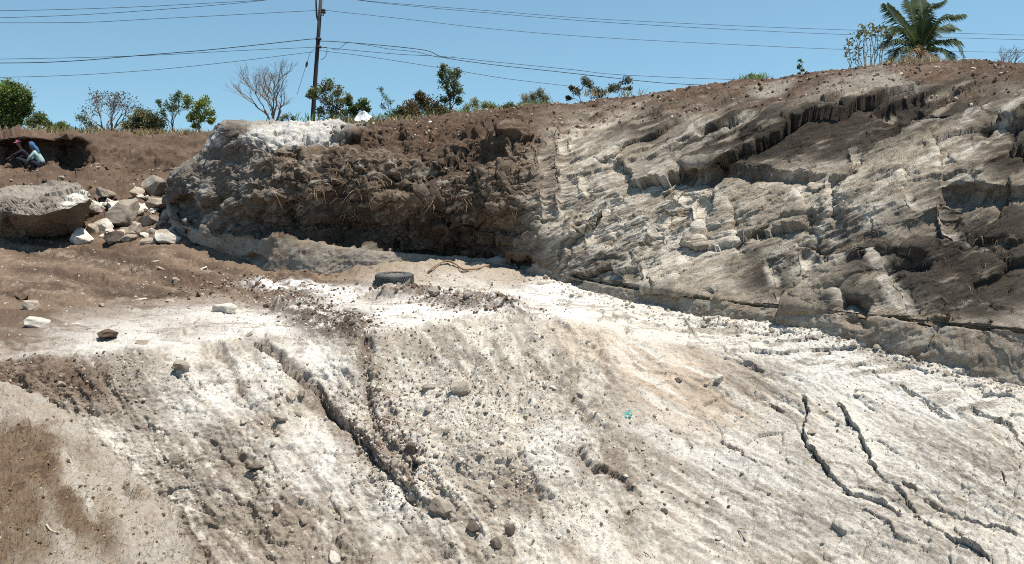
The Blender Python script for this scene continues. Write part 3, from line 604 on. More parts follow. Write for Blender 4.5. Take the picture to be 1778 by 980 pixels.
# ================================================================== stones
NR = (int(np.searchsorted(vv, 6.0)), int(np.searchsorted(vv, 8.0)))
_ico = {}
def ico(sub):
    if sub not in _ico:
        bm = bmesh.new(); bmesh.ops.create_icosphere(bm, subdivisions=sub, radius=1)
        _ico[sub] = (np.array([v.co[:] for v in bm.verts]), np.array([[v.index for v in f.verts] for f in bm.faces])); bm.free()
    return _ico[sub]
def rock_verts(seed, sub=3, sx=1, sy=.85, sz=.7, cuts=9, rough=.06):
    V, F = ico(sub); V = V.copy(); r = np.random.default_rng(seed)
    for _ in range(cuts):
        n = r.normal(size=3); n /= np.linalg.norm(n); h = r.uniform(.5, .78)
        dd = V@n; V -= np.outer(np.clip(dd-h, 0, None), n)
    if rough:
        n = V/np.linalg.norm(V, axis=1, keepdims=True); k = V*2.3+seed
        V += n*(rough*(fbm(k[:, 0], k[:, 1], k[:, 2], 4, seed % 97, .6)))[:, None]
    return V*np.array((sx, sy, sz)), F
PAL = {'pale': (.60, .55, .47), 'grey': (.34, .295, .24), 'dark': (.13, .105, .085), 'tan': (.43, .36, .28), 'clod': (.15, .10, .072)}
def rock_mesh(seed, col, sub=3, dirt=.25, **k):
    V, F = rock_verts(seed, sub, **k); c = np.array(PAL[col])[None]*np.ones((len(V), 1))
    n = fbm(V[:, 0]*2+seed, V[:, 1]*2, V[:, 2]*2, 4, 3); c = mixc(c, (.20, .145, .10), sst(.0, .4, fbm(V[:, 0]*1.4+seed, V[:, 1]*1.4+2, V[:, 2]*1.4, 4, 7)-.35*V[:, 2])*dirt)
    return fast_mesh('stone', V, F, M['stone'], smooth=False, colors=np.clip(c*(1+.45*n[:, None]), .02, .8))
VAR = {c: [rock_mesh(100+i*7+j, c, 3, sx=1, sy=(.8, 1, .7, .9, .85)[i], sz=(.7, .8, .5, .65, .75)[i], cuts=(18, 13, 20, 16, 14)[i]) for i in range(5)] for j, c in enumerate(PAL)}
def put(name, me, pos, nrm, size, rng, sink=.25, flat=0.6):
    o = bpy.data.objects.new(name, me)
    q = Vector((0, 0, 1)).lerp(nrm, flat).to_track_quat('Z', 'Y')
    o.rotation_euler = (q @ Euler((rng.uniform(-.25, .25), rng.uniform(-.25, .25), rng.uniform(0, 6.28))).to_quaternion()).to_euler()
    o.scale = (size, size, size*rng.uniform(.85, 1.1)); o.location = pos+nrm*size*(.62-sink*1.6)
    return link(o)
rs = random.Random(5)
STONES = [
 (762,886,50,'grey','largest angular grey-brown stone at the foot of the gully',9),
 (818,908,28,'dark','dark rounded stone just beside the largest angular stone',1),
 (886,913,23,'dark','small dark stone alone on pale ground, above the brown one',1),
 (862,938,29,'dark','dark brown lump lowest of the dark stones in the middle',3),
 (573,968,32,'pale','pale round stone cut close to the bottom edge of the photo',1),
 (968,931,15,'pale','little pale upright block on the lower middle slope',0),
 (1150,893,17,'dark','small dark cube-like stone on the lower smooth slope',3),
 (1249,661,21,'pale','pale rounded stone standing on the smooth cream slope',1),
 (1180,660,18,'tan','rough tan stone left of the pale rounded one on the cream slope',0),
 (1226,666,14,'tan','flat tan stone touching distance from the pale rounded one',2),
 (747,682,26,'grey','round grey stone on the crumbly heap, left of the large chunk',1),
 (800,688,40,'grey','large grey chunk embedded in the middle of the crumbly heap',0),
 (744,714,24,'grey','flat grey stone below the round one on the crumbly heap',2),
 (316,646,34,'grey','dark-sided stone jutting from the left slope under the terrace edge',0),
 (446,821,32,'dark','dark stone jutting from the left slope beside the long gully',2),
 (488,733,27,'grey','grey stone sunk in the left slope beside the gully',0),
 (505,690,22,'tan','left one of two touching stones next to the gully',1),
 (522,686,18,'tan','right one of two touching stones next to the gully',3),
 (622,772,27,'grey','smooth grey stone resting low in the gully',2),
 (716,779,31,'dark','dark-faced stone topping the stone cluster below the gully',0),
 (731,802,26,'pale','pale smooth stone at the bottom of the stone cluster',2),
 (706,800,18,'tan','long tan stone in the middle of the stone cluster',3),
 (690,812,20,'grey','grey stone at the left of the stone cluster',1),
 (55,540,36,'tan','tan rounded boulder standing on the terrace at the far left',1),
 (60,563,48,'pale','low pale slab in front of the tan terrace boulder',2),
 (36,515,38,'clod','flat dark clod on the dirt behind the tan boulder',2),
 (143,513,13,'tan','small upright tan stone on the terrace dirt',3),
 (176,533,18,'grey','small flat grey stone where dirt meets white terrace',2),
 (186,587,48,'clod','flat dark clod lying on the white terrace edge',2),
 (390,545,46,'pale','white slab tilted on the terrace near the brown debris',2),
 (752,519,26,'grey','bluish grey stone in the debris row on the terrace',0),
 (815,527,20,'grey','second grey stone along the debris row on the terrace',1),
 (1613,603,34,'tan','blocky tan stone leaning on the wall foot',3),
 (1575,600,22,'pale','pale stone by the wall foot, left of the blocky one',0),
 (1375,541,24,'pale','pale stone perched on the wall foot at the parting line',0),
 (1740,622,20,'tan','brown stone in the shade of the wall foot',1),
 (1692,620,22,'grey','grey stone in the shade of the wall foot',0),
 (1003,690,16,'grey','small grey stone on the right shoulder of the heap',3),
 (905,812,20,'tan','tan stone above the white hump on the lower slope',0),
 (885,800,17,'grey','grey stone in the clump at the end of the heap',2),
 (925,790,18,'pale','pale flat stone in the clump at the end of the heap',2),
 (530,905,20,'grey','half buried grey stone low on the left slope',1),
 (480,888,20,'dark','dark flat stone low on the left slope',2),
 (105,668,18,'tan','tan stone in the dark earth below the terrace edge',0),
 (1410,755,18,'tan','tan stone in the crack on the smooth slope',3),
 (1490,690,14,'pale','pale pebble-like stone above the second crack',1),
]
for k, (sx_, sy_, wd, c, lab, v) in enumerate(STONES):
    p, n = on_ground(sx_, sy_); d = p.y
    me = VAR[c][v % 5] if wd < 40 else rock_mesh(900+k, c, 4, sx=1, sy=.8, sz=.42 if ('slab' in lab or 'flat' in lab) else .72, cuts=12, rough=.08)
    tag(put('stone', me, p, n, wd*.55*d/FPX, rs, .2), lab, 'stone')
# stones nobody can tell apart, by where they lie
AREAS = [('slope_stones', 'one of the small stones loose on the left slope by the gully', 'small loose stones on the left slope', 55, lambda: (rs.uniform(330, 740), rs.uniform(640, 975)), 9, 17, ['grey', 'tan', 'pale', 'tan']),
 ('heap', 'one of the small lumps strewn over the crumbly heap', 'small lumps on the crumbly heap', 55, lambda: (rs.gauss(840, 100), rs.gauss(730, 70)), 9, 18, ['pale', 'tan', 'tan', 'grey']),
 ('low', 'one of the small stones strewn on the lower middle slope', 'small stones on the lower middle slope', 28, lambda: (rs.uniform(760, 1300), rs.uniform(820, 975)), 8, 14, ['grey', 'dark', 'tan', 'pale']),
 ('right', 'one of the scattered pebbles on the smooth right-hand slope', 'scattered stones on the smooth slope', 24, lambda: (rs.uniform(1090, 1760), rs.uniform(680, 970)), 7, 12, ['tan', 'grey', 'pale']),
 ('terrace', 'one of the brown clods along the terrace debris', 'brown clods on the terrace', 44, lambda: rs.choice([(rs.uniform(640, 930), 0), (rs.uniform(440, 650), 1), (rs.uniform(250, 460), 2)]), 8, 16, ['clod', 'clod', 'dark', 'tan']),
 ('foot', 'one of the small stones fallen along the foot of the rock wall', 'stones along the wall foot', 34, lambda: (rs.uniform(930, 1770), 3), 8, 17, ['tan', 'pale', 'grey']),
 ('bank', 'one of the clods on the brown bank behind the boulder', 'clods on the brown bank', 30, lambda: (rs.uniform(0, 340), rs.uniform(285, 345)), 8, 16, ['clod', 'tan', 'clod'])]
for nm, lab, grp, cnt, f, lo, hi, cols in AREAS:
    for _ in range(cnt):
        sx_, sy_ = f()
        if nm == 'terrace': sy_ = {0: 510+(sx_-650)*.125+rs.gauss(0, 6), 1: 528+(sx_-470)*.22+rs.gauss(0, 14), 2: 495+rs.gauss(0, 10)}[sy_]
        if nm == 'foot': sy_ = float(base_y(sx_))+rs.uniform(2, 22)
        p, n = on_ground(sx_, sy_)
        wd = lo+(hi-lo)*rs.random()**2
        cc = rs.choice(cols); lab2 = lab.replace('one of the ', 'one of the '+{'pale': 'pale', 'grey': 'grey', 'tan': 'tan', 'dark': 'darkest', 'clod': 'dark'}[cc]+' ').replace('dark brown clods', 'dark brown clods')
        tag(put('clod' if 'clod' in lab else 'stone', rs.choice(VAR[cc]), p, n, wd*.5*p.y/FPX, rs, .2), lab2, 'clod' if 'clod' in lab else 'stone', grp)
def mound_bits():
    r = np.random.default_rng(31); iV, iF = ico(1); AV, AF, AC = [], [], []; off = 0
    for _ in range(700):
        a = r.uniform(-10, 330); i = int(np.searchsorted(mu, a)); b = r.uniform(np.interp(a, MK, mcy)+4, 990); k = int(np.argmin(np.abs(mpy[i][:186]-b))); p = MP[i, k]; n_ = MN[i, k]
        s_ = (1.5+9*r.random()**5)*.5*p[1]/FPX; v = iV*r.uniform(.65, 1.15, (len(iV), 1))*np.array((1, r.uniform(.6, 1), r.uniform(.5, .9)))
        AV.append(v*s_@np.array(Euler(r.uniform(0, 6.28, 3)).to_matrix()).T+p+n_*s_*.2); AF.append(iF+off); off += len(v)
        AC.append(np.repeat((np.array([(.13, .092, .064), (.36, .30, .235), (.22, .165, .115)][r.integers(3)])*r.uniform(.8, 1.2))[None], len(v), 0))
    tag(add_mesh('gravel', np.concatenate(AV), np.concatenate(AF), M['stone'], smooth=False, colors=np.concatenate(AC)), kind='stuff')
mound_bits()
# crumbs and gravel too small to pick apart
def crumbs(name, specs, seed):
    r = np.random.default_rng(seed); iV, iF = ico(1); AV, AF, AC = [], [], []; off = 0
    gx, gy_ = np.meshgrid(np.arange(1830), np.arange(1000)); dens = .12+.88*sst(-.05, .4, fbm(gx/95., gy_/60., 0*gx, 4, 601, .55))     # crumbs gather in patches
    for (n, gen, lo, hi, cols, *cl) in specs:
        xs, ys = gen(r, n)
        for a, b in zip(xs, ys):
            if not (-20 < a < 1795 and b < 1000) or (cl and dens[int(b) % 1000, int(a+20)] < r.random()): continue
            i = min(len(us)-1, int(np.searchsorted(us, a))); k = int(np.argmin(np.abs(GROUND[1][i][:NR[0 if a > 400 else 1]]-b)))
            p = GROUND[2][i, k]; n_ = GROUND[3][i, k]; n_ = n_ if n_[2] > 0 else -n_
            s_ = (lo+(hi-lo)*r.random()**3.5)*.5*p[1]/FPX
            R = np.array(Euler(r.uniform(0, 6.28, 3)).to_matrix())
            v = iV*r.uniform(.65, 1.15, (len(iV), 1))*np.array((1, r.uniform(.6, 1), r.uniform(.5, .9)))
            AV.append((v*s_)@R.T+p+n_*s_*.05); AF.append(iF+off); off += len(v)
            c = np.array(PAL[cols[r.integers(len(cols))]])*r.uniform(.75, 1.2); AC.append(np.repeat(c[None], len(v), 0))
    o = add_mesh(name, np.concatenate(AV), np.concatenate(AF), M['stone'], smooth=False, colors=np.clip(np.concatenate(AC), .02, .8))
    return tag(o, kind='stuff')
uni = lambda x0, x1, y0, y1: (lambda r, n: (r.uniform(x0, x1, n), r.uniform(y0, y1, n)))
gau = lambda cx_, cy_, sx_, sy_, k=0: (lambda r, n: (lambda a, b: (cx_+a*sx_, cy_+b*sy_+k*a*sx_))(r.normal(size=n), r.normal(size=n)))
crumbs('gravel', [
 (4200, gau(850, 690, 110, 75, .25), 2, 8, ['pale', 'pale', 'tan', 'grey']), (2600, gau(880, 800, 130, 50), 2, 9, ['pale', 'tan', 'grey'], 1),
 (4200, uni(180, 760, 620, 985), 2, 9, ['pale', 'tan', 'pale', 'tan', 'grey'], 1), (1400, gau(680, 780, 40, 50, .6), 3, 11, ['tan', 'grey', 'clod', 'pale']),
 (2600, uni(760, 1320, 800, 985), 2, 7, ['tan', 'pale', 'pale', 'grey'], 1), (2400, uni(1100, 1790, 620, 985), 1.5, 6, ['tan', 'grey', 'pale'], 1),
 (1500, gau(570, 548, 60, 16, .2), 2, 9, ['clod', 'clod', 'dark', 'pale']), (900, gau(800, 526, 75, 7, .12), 2, 10, ['clod', 'dark', 'tan', 'grey']),
 (900, gau(420, 505, 90, 14, .05), 2, 8, ['clod', 'tan', 'clod']), (800, uni(0, 440, 430, 600), 1.5, 6, ['clod', 'tan', 'pale']),
 (1500, lambda r, n: (lambda a: (a, base_y(a)+np.abs(r.normal(size=n))*16+2))(r.uniform(900, 1780, n)), 2, 9, ['pale', 'tan', 'grey']),
 (1200, uni(0, 400, 240, 425), 2, 7, ['clod', 'tan', 'clod']), (700, uni(0, 250, 615, 720), 2, 8, ['clod', 'dark', 'tan']),
 (700, uni(380, 620, 480, 600), 2, 6, ['pale', 'tan']), (900, uni(620, 1000, 470, 560), 1.5, 6, ['tan', 'pale', 'clod'])], 77)
# clods along the brow of the rock face
r_ = np.random.default_rng(9); AV, AF, AC = [], [], []; off = 0; iV, iF = ico(1)
for _ in range(1900):
    a = r_.uniform(560, 1790); i = int(np.argmin(np.abs(CLIFF[0][60:, 0]-a)))+60; k = int(r_.integers(330, CLIFF[2].shape[1]-16)) if r_.random() < .95 else int(r_.integers(200, 330))
    if a > 930 and k < 320: continue
    p = CLIFF[2][i, k]; s_ = (2+9*r_.random()**3)*.5*p[1]/FPX
    v = iV*r_.uniform(.65, 1.15, (len(iV), 1))*np.array((1, r_.uniform(.6, 1), r_.uniform(.5, .9)))
    AV.append(v*s_@np.array(Euler(r_.uniform(0, 6.28, 3)).to_matrix()).T+p); AF.append(iF+off); off += len(v)
    AC.append(np.repeat((np.array(PAL[['clod', 'clod', 'tan', 'dark'][r_.integers(4)]])*r_.uniform(.8, 1.3))[None], len(v), 0))
tag(add_mesh('rubble', np.concatenate(AV), np.concatenate(AF), M['stone'], smooth=False, colors=np.concatenate(AC)), kind='stuff')

# ------------------------------------------------------------------ the great boulder and the broken blocks beside it
def hull_rock(name, pts, col_fn, sub=4, rough=.05, seed=1):
    bm = bmesh.new()
    for p in pts: bm.verts.new(p)
    r = bmesh.ops.convex_hull(bm, input=bm.verts)
    bmesh.ops.delete(bm, geom=[g for g in set(r['geom_interior'])|set(r['geom_unused']) if isinstance(g, bmesh.types.BMVert)], context='VERTS')
    bmesh.ops.triangulate(bm, faces=bm.faces); bmesh.ops.bevel(bm, geom=list(bm.edges), offset=.05, segments=2, affect='EDGES', profile=.6)
    for _ in range(sub): bmesh.ops.subdivide_edges(bm, edges=[e for e in bm.edges if e.calc_length() > .09], cuts=1, use_grid_fill=True); bmesh.ops.triangulate(bm, faces=bm.faces)
    bm.normal_update()
    V = np.array([v.co[:] for v in bm.verts]); N_ = np.array([v.normal[:] for v in bm.verts]); F = np.array([[v.index for v in f.verts] for f in bm.faces]); bm.free()
    V = V+N_*(rough*fbm(V[:, 0]*2.2, V[:, 1]*2.2, V[:, 2]*2.2, 5, seed, .6)+.4*rough*fbm(V[:, 0]*9, V[:, 1]*9, V[:, 2]*9, 3, seed+5, .6, 2))[:, None]
    return V, F, N_
front = [(-45,352,21.0),(0,345,20.9),(28,372,20.2),(70,374,20.0),(112,362,20.2),(160,344,20.8),(156,356,20.9),(142,388,21.2),(108,410,21.4),(40,418,21.2),(-40,408,21.3)]
toppts = [(30,338,21.6),(95,315,22.6),(130,317,22.5),(-30,335,22.0)]
back = [(-30,340,24.0),(60,330,24.5),(140,335,24.0),(130,400,24),(0,400,24)]
pts = [at(*p) for p in front+toppts+back]
cen = sum(pts, Vector())/len(pts); base = Vector((cen.x, cen.y, min(p.z for p in pts)))
V, F, N_ = hull_rock('boulder', [p-base for p in pts], None, 5, .11, 21)
V = V+N_*(facets(V[:, 0]*1.5, (V[:, 2]+.5*V[:, 1])*2.2, 23, .05, .12, .03, .06)+facets(V[:, 0]*4, (V[:, 2]+.5*V[:, 1])*5.5, 25, .006, .012, .006, .08))[:, None]
nz = fbm(V[:, 0]*1.5, V[:, 1]*1.5, V[:, 2]*1.5, 4, 31); n2 = fbm(V[:, 0]*6, V[:, 1]*6, V[:, 2]*6, 4, 33, .6)
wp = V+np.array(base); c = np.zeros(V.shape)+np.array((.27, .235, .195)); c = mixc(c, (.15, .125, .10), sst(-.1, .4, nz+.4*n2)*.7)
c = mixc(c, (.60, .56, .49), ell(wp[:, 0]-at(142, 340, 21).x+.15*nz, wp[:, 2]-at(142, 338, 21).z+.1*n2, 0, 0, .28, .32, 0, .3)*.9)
c = mixc(c, (.17, .125, .09), sst(.1, .4, -N_[:, 2])*.75)  # undercut faces painted darker brown, their shade put into the colour
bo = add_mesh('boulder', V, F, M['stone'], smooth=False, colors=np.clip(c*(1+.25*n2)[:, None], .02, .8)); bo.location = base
tag(bo, 'huge grey boulder with flat pale top and undercut front, by the dirt track', 'boulder')
BLK = [(186,338,34,21.6,'grey','grey slab leaning at the back of the broken blocks beside the boulder',.5),(212,372,58,20.6,'grey','biggest dark-grey block in the middle of the broken rock pile',.75),(241,337,26,21.2,'tan','upright square block on top of the broken rock pile',.9),
 (268,328,40,21.2,'grey','topmost grey block wedged against the end of the rock wall',.9),(140,412,44,19.9,'pale','pale angular block lying in front of the boulder',.7),(256,384,38,20.3,'grey','grey block right of the biggest one in the rock pile',.6),
 (292,412,56,19.6,'pale','flat pale slab lowest at the right of the rock pile',.4),(180,386,32,20.4,'pale','pale block left of the biggest one in the rock pile',.8),(165,366,30,20.9,'pale','white chunk between the boulder and the rock pile',.8),
 (214,350,56,21.3,'pale','long white slab across the top of the rock pile',.35),(276,352,44,20.9,'grey','grey slab under the wedged topmost block',.5),(312,396,26,20.1,'tan','tan block at the foot of the wall end',.8),
 (232,402,30,19.9,'tan','tan chunk below the biggest block of the pile',.7),(196,414,34,19.7,'dark','dark brown block in shade at the front of the pile',.8),(325,380,24,20.4,'grey','grey chunk in the shade under the wall end',.8),(256,418,26,19.6,'tan','small tan block at the front of the pile',.7),
 (160,396,24,20.2,'tan','tan chunk at the shaded side of the boulder',.8),(196,360,22,21.0,'pale','small white chunk above the biggest block',.7),(238,362,26,20.8,'pale','pale wedge between the square block and the biggest one',.6),(300,372,30,20.8,'dark','dark chunk deep in the gap under the wall end',.8)]
for k, (bx, by, wd, d, c, lab, sz) in enumerate(BLK):
    me = rock_mesh(300+k*3, c, 4, sx=1, sy=.8, sz=sz, cuts=26, rough=.07, dirt=.75)
    o = link(bpy.data.objects.new('rock_block', me)); p, n = on_ground(bx, by+wd*.3*sz); s_ = wd*.74*p.y/FPX; o.location = p+Vector((0, 0, s_*sz*.34)); o.scale = (s_, s_*1.1, s_)
    o.rotation_euler = (rs.uniform(-.35, .35), rs.uniform(-.35, .35), rs.uniform(-.6, .6)); tag(o, lab, 'rock', 'broken blocks beside the boulder')

for k in range(26):
    bx = rs.uniform(158, 318); by = rs.uniform(350, 420); c = rs.choice(['pale', 'tan', 'grey', 'pale']); wd = rs.uniform(16, 30)
    me = rock_mesh(1300+k, c, 3, sx=1, sy=.8, sz=rs.uniform(.4, .8), cuts=24, rough=.06, dirt=.6); o = link(bpy.data.objects.new('rock_block', me)); p, n = on_ground(bx, by); s_ = wd*.6*p.y/FPX
    o.location = p+Vector((0, 0, s_*.22)); o.scale = (s_, s_, s_); o.rotation_euler = (rs.uniform(-.5, .5), rs.uniform(-.5, .5), rs.uniform(0, 6)); tag(o, f'one of the middle-sized {c} blocks packed in the heap beside the boulder', 'rock', 'middle-sized blocks beside the boulder')

for k in range(30):
    bx = rs.gauss(235, 45); by = rs.uniform(345, 422); 
    if not 150 < bx < 330: continue
    d = 19.6+(424-by)/100*1.9; o = link(bpy.data.objects.new('rock_chip', rs.choice(VAR[(cc := rs.choice(['pale', 'tan', 'grey', 'pale']))]))); p, n = on_ground(bx, by); s_ = rs.uniform(6, 13)*p.y/FPX; o.location = p+n*s_*.3
    s_ = s_; o.scale = (s_, s_, s_); o.rotation_euler = (rs.uniform(-.5, .5), rs.uniform(-.5, .5), rs.uniform(0, 6)); tag(o, f'one of the small {cc} chips between the broken blocks beside the boulder', 'rock chip', 'chips among the broken blocks')

SL = [(22,500,40,'clod'),(95,508,30,'tan'),(240,520,34,'pale'),(300,528,30,'tan'),(330,556,40,'pale'),(130,560,28,'pale'),(250,596,36,'grey'),(420,560,36,'pale'),(280,470,30,'grey'),(350,462,34,'pale'),(205,458,26,'tan'),(400,478,30,'clod'),(270,458,24,'tan'),(100,590,26,'tan'),(345,516,26,'clod'),(430,585,30,'grey')]
for k, (bx, by, wd, c) in enumerate(SL):
    p, n = on_ground(bx, by); me = rock_mesh(700+k, c, 3, sx=1, sy=.7, sz=.22, cuts=18, rough=.05, dirt=.5)
    o = put('flat_stone', me, p, n, wd*.5*p.y/FPX, rs, .42, .9); tag(o, 'one of the thin '+{'clod': 'dark brown', 'tan': 'tan', 'pale': 'pale', 'grey': 'grey'}[c]+' slabs lying flat on the left shelf', 'stone', 'thin slabs on the left shelf')
# ================================================================== tubes
def frame_tube(pts, rad, sides=5):
    pts = [Vector(p) for p in pts]; V, F = [], []; n = len(pts)
    rad = rad if hasattr(rad, '__len__') else [rad]*n
    up = Vector((.13, .31, .94))
    for i, p in enumerate(pts):
        t = (pts[min(i+1, n-1)]-pts[max(i-1, 0)]); t = t.normalized() if t.length > 1e-9 else Vector((0, 0, 1))
        a = t.cross(up); a = a.normalized() if a.length > 1e-4 else t.orthogonal().normalized(); b = t.cross(a)
        for k in range(sides):
            g = 2*math.pi*k/sides; V.append(p+(a*math.cos(g)+b*math.sin(g))*rad[i])
    for i in range(n-1):
        for k in range(sides):
            k2 = (k+1) % sides; F.append((i*sides+k, i*sides+k2, (i+1)*sides+k2, (i+1)*sides+k))
    return V, F
class MB:
    def __init__(s): s.V, s.F = [], []
    def add(s, V, F):
        o = len(s.V); s.V += [tuple(v) for v in V]; s.F += [tuple(i+o for i in f) for f in F]; return s
    def tube(s, pts, rad, sides=5, caps=False):
        V, F = frame_tube(pts, rad, sides)
        if caps: F += [tuple(range(sides-1, -1, -1)), tuple(range(len(V)-sides, len(V)))]
        return s.add(V, F)
    def box(s, c, h, R=None):
        V = [Vector((x_*h[0], y_*h[1], z_*h[2])) for x_ in (-1, 1) for y_ in (-1, 1) for z_ in (-1, 1)]
        if R is not None: V = [R @ v for v in V]
        return s.add([v+Vector(c) for v in V], [(0, 1, 3, 2), (4, 6, 7, 5), (0, 4, 5, 1), (2, 3, 7, 6), (0, 2, 6, 4), (1, 5, 7, 3)])
    def build(s, name, mat, parent=None, smooth=True):
        me = bpy.data.meshes.new(name); me.from_pydata(s.V, [], s.F); me.materials.append(mat)
        for p in me.polygons: p.use_smooth = smooth
        return link(bpy.data.objects.new(name, me), parent)
def curve_pts(pts, n):
    a = np.array([list(p) for p in pts], float); t = np.arange(len(a), dtype=float)
    return [Vector(v.tolist()) for v in pchip(t, a, np.linspace(0, len(a)-1, n))]

# ------------------------------------------------------------------ utility pole and its lines
M['pole'] = plain_mat('weathered_pole', (.06, .052, .046), scale=20); M['iron'] = plain_mat('dark_iron', (.045, .042, .04), rough=.6); M['wire'] = plain_mat('wire_black', (.05, .05, .055), rough=.5, bump=0)
PD = 45.0; pb = at(543, 214, PD); root = empty('utility_pole', pb); tag(root, 'tall dark leaning utility pole with wires on the skyline', 'utility pole')
L = lambda x_, y_, dd=0: at(x_, y_, PD+dd)-pb
MB().tube([L(542, 240), L(543, 208), L(548, 130), L(553, 60), L(557, -2)], [.14, .13, .115, .105, .095], 10, True).build('pole', M['pole'], root)
MB().tube([L(552, 36), L(550, 28), L(549, 10), L(549, -14)], .05, 6, True).build('bracket', M['iron'], root)
MB().tube([L(557, 5), L(559, -20)], .06, 6, True).build('pole_top_pin', M['iron'], root)
b = MB()
for kk, r0 in ((0, .06), (.09, .11), (.16, .07), (.22, .12), (.30, .05)): pass
prof = [(.0, .05), (.03, .12), (.09, .12), (.11, .07), (.16, .12), (.22, .11), (.25, .05)]
c0 = L(562, 24); b.tube([c0+Vector((0, 0, a)) for a, _ in prof], [r0 for _, r0 in prof], 8, True); b.build('insulator', M['iron'], root)
MB().tube([L(556, 26), L(562, 27), L(562, 24)], .03, 5).build('insulator_arm', M['iron'], root)
for yy in (68, 82): MB().box(L(553, yy, -.12), (.14, .1, .06)).build('clamp', M['iron'], root)
def wire(name, lab, pts, d0, d1, r=.012, cat='power line', grp='overhead lines on the pole'):
    xs = np.array([p[0] for p in pts], float); x0, x1 = xs[0], xs[-1]
    P3 = [at(a, b_, d0+(d1-d0)*((a-x0)/(x1-x0+1e-9))) for a, b_ in pts]
    P3 = curve_pts(P3, max(8, len(pts)*6)); o = P3[0]
    ob = MB().tube([p-o for p in P3], r, 5).build(name, M['wire']); ob.location = o
    return tag(ob, lab, cat, grp)
wire('power_line', 'highest of the lines running left from the pole top', [(557,-14),(470,-1),(340,7),(220,13),(100,17),(-60,20)], 45, 40)
wire('power_line', 'second line down on the left, close under the highest', [(549,-12),(440,3),(340,12),(250,19),(120,27),(-60,33)], 45, 40)
wire('power_line', 'third line down on the left, from the upper insulator', [(562,18),(520,20),(350,29),(250,34),(150,39),(-60,40)], 44.9, 40)
wire('power_line', 'thick twisted line on the left reaching the pole midway', [(552,68),(542,68),(440,79),(350,88),(250,96),(130,106),(60,109),(-60,110)], 44.9, 40, .02)
wire('power_line', 'thin line on the left crossing the thick twisted one', [(552,82),(400,89),(270,96),(150,100),(-60,104)], 44.9, 40)
wire('power_line', 'lowest line on the left, sagging above the bushes', [(552,90),(530,92),(400,108),(250,123),(100,132),(-60,136)], 44.9, 40)
wire('power_line', 'highest of the lines running right from the pole top', [(557,-14),(620,0),(850,19),(1050,34),(1300,46),(1460,52),(1800,62)], 45, 55)
wire('power_line', 'second line down on the right, close under the highest', [(549,-12),(640,3),(850,23),(1050,39),(1300,53),(1460,60),(1800,70)], 45, 55)
wire('power_line', 'third line down on the right, from the upper insulator', [(562,18),(700,33),(850,50),(1050,66),(1300,79),(1460,86),(1800,92)], 44.9, 55)
wire('power_line', 'thick twisted line on the right reaching the pole midway', [(553,72),(572,72),(640,77),(740,88),(770,100),(850,112),(960,124),(1060,135),(1160,145),(1250,149),(1320,150)], 44.9, 52, .02)
wire('power_line', 'thin line on the right just under the thick twisted one', [(553,82),(575,84),(700,95),(760,98),(850,107),(1000,122),(1060,129),(1200,136),(1320,140)], 44.9, 52, .014)
wire('power_line', 'lowest line on the right, passing behind the bushes', [(553,88),(620,96),(700,108),(800,124),(880,137),(990,150)], 44.9, 49, .013)
wire('drop_wire', 'short loose wire hanging from the right side of the pole', [(553,82),(568,83),(567,94),(562,102),(557,104)], 44.9, 44.9, .014, 'wire')
wire('drop_wire', 'kinked loose wire tied up along the right-hand lines', [(575,84),(585,87),(600,76),(605,74),(640,79),(680,86),(720,90),(765,100),(790,99)], 44.8, 46.0, .013, 'wire')
gw = wire('guy_wire', 'slanting stay wire left of the pole with a small insulator', [(549,84),(540,90),(533,110),(525,135),(516,164)], 44.9, 43.5, .012, 'stay wire')
MB().tube([at(534, 107, 44.5)-gw.location, at(533, 109, 44.5)-gw.location, at(532, 115, 44.5)-gw.location, at(531.6, 117, 44.5)-gw.location], [.02, .06, .06, .02], 6, True).build('insulator', M['iron'], gw)

# ------------------------------------------------------------------ vegetation
M['twig'] = plain_mat('twig_bark', (.14, .11, .085)); M['greytwig'] = plain_mat('grey_bark', (.22, .19, .165)); M['palebark'] = plain_mat('pale_bark', (.42, .38, .32))
for n_, c_ in {'green': (.15, .23, .06), 'dark': (.07, .11, .04), 'yellow': (.30, .34, .08), 'olive': (.20, .20, .08), 'rust': (.24, .135, .06), 'dull': (.12, .15, .075), 'straw': (.42, .33, .17), 'brown': (.16, .10, .06), 'mauve': (.13, .10, .095)}.items():
    M['l_'+n_] = leaf_mat('leaf_'+n_, c_)
def leaves(mb, p, n, spread, size, rng, long=1.6, up=.2):
    for _ in range(n):
        c = p+Vector((rng.gauss(0, spread), rng.gauss(0, spread), rng.gauss(0, spread*.85)))
        d = Vector((rng.gauss(0, 1), rng.gauss(0, 1), rng.gauss(up, .7))).normalized(); s_ = d.orthogonal().normalized(); s_.rotate(Matrix.Rotation(rng.uniform(0, 6.28), 3, d))
        L_ = size*rng.uniform(.7, 1.3); W_ = L_/long*.5; nrm = d.cross(s_)*W_*.35
        mb.add([c, c+d*L_*.5+s_*W_+nrm, c+d*L_, c+d*L_*.5-s_*W_+nrm], [(0, 1, 2), (0, 2, 3)])
def wob(a, b, n, amp, rng, sag=0):
    out_ = []
    for i in range(n+1):
        t = i/n; p = a.lerp(b, t); k = math.sin(math.pi*t)
        out_.append(p+Vector((rng.gauss(0, amp), rng.gauss(0, amp), rng.gauss(0, amp*.6)))*k+Vector((0, 0, sag*k)))
    return out_
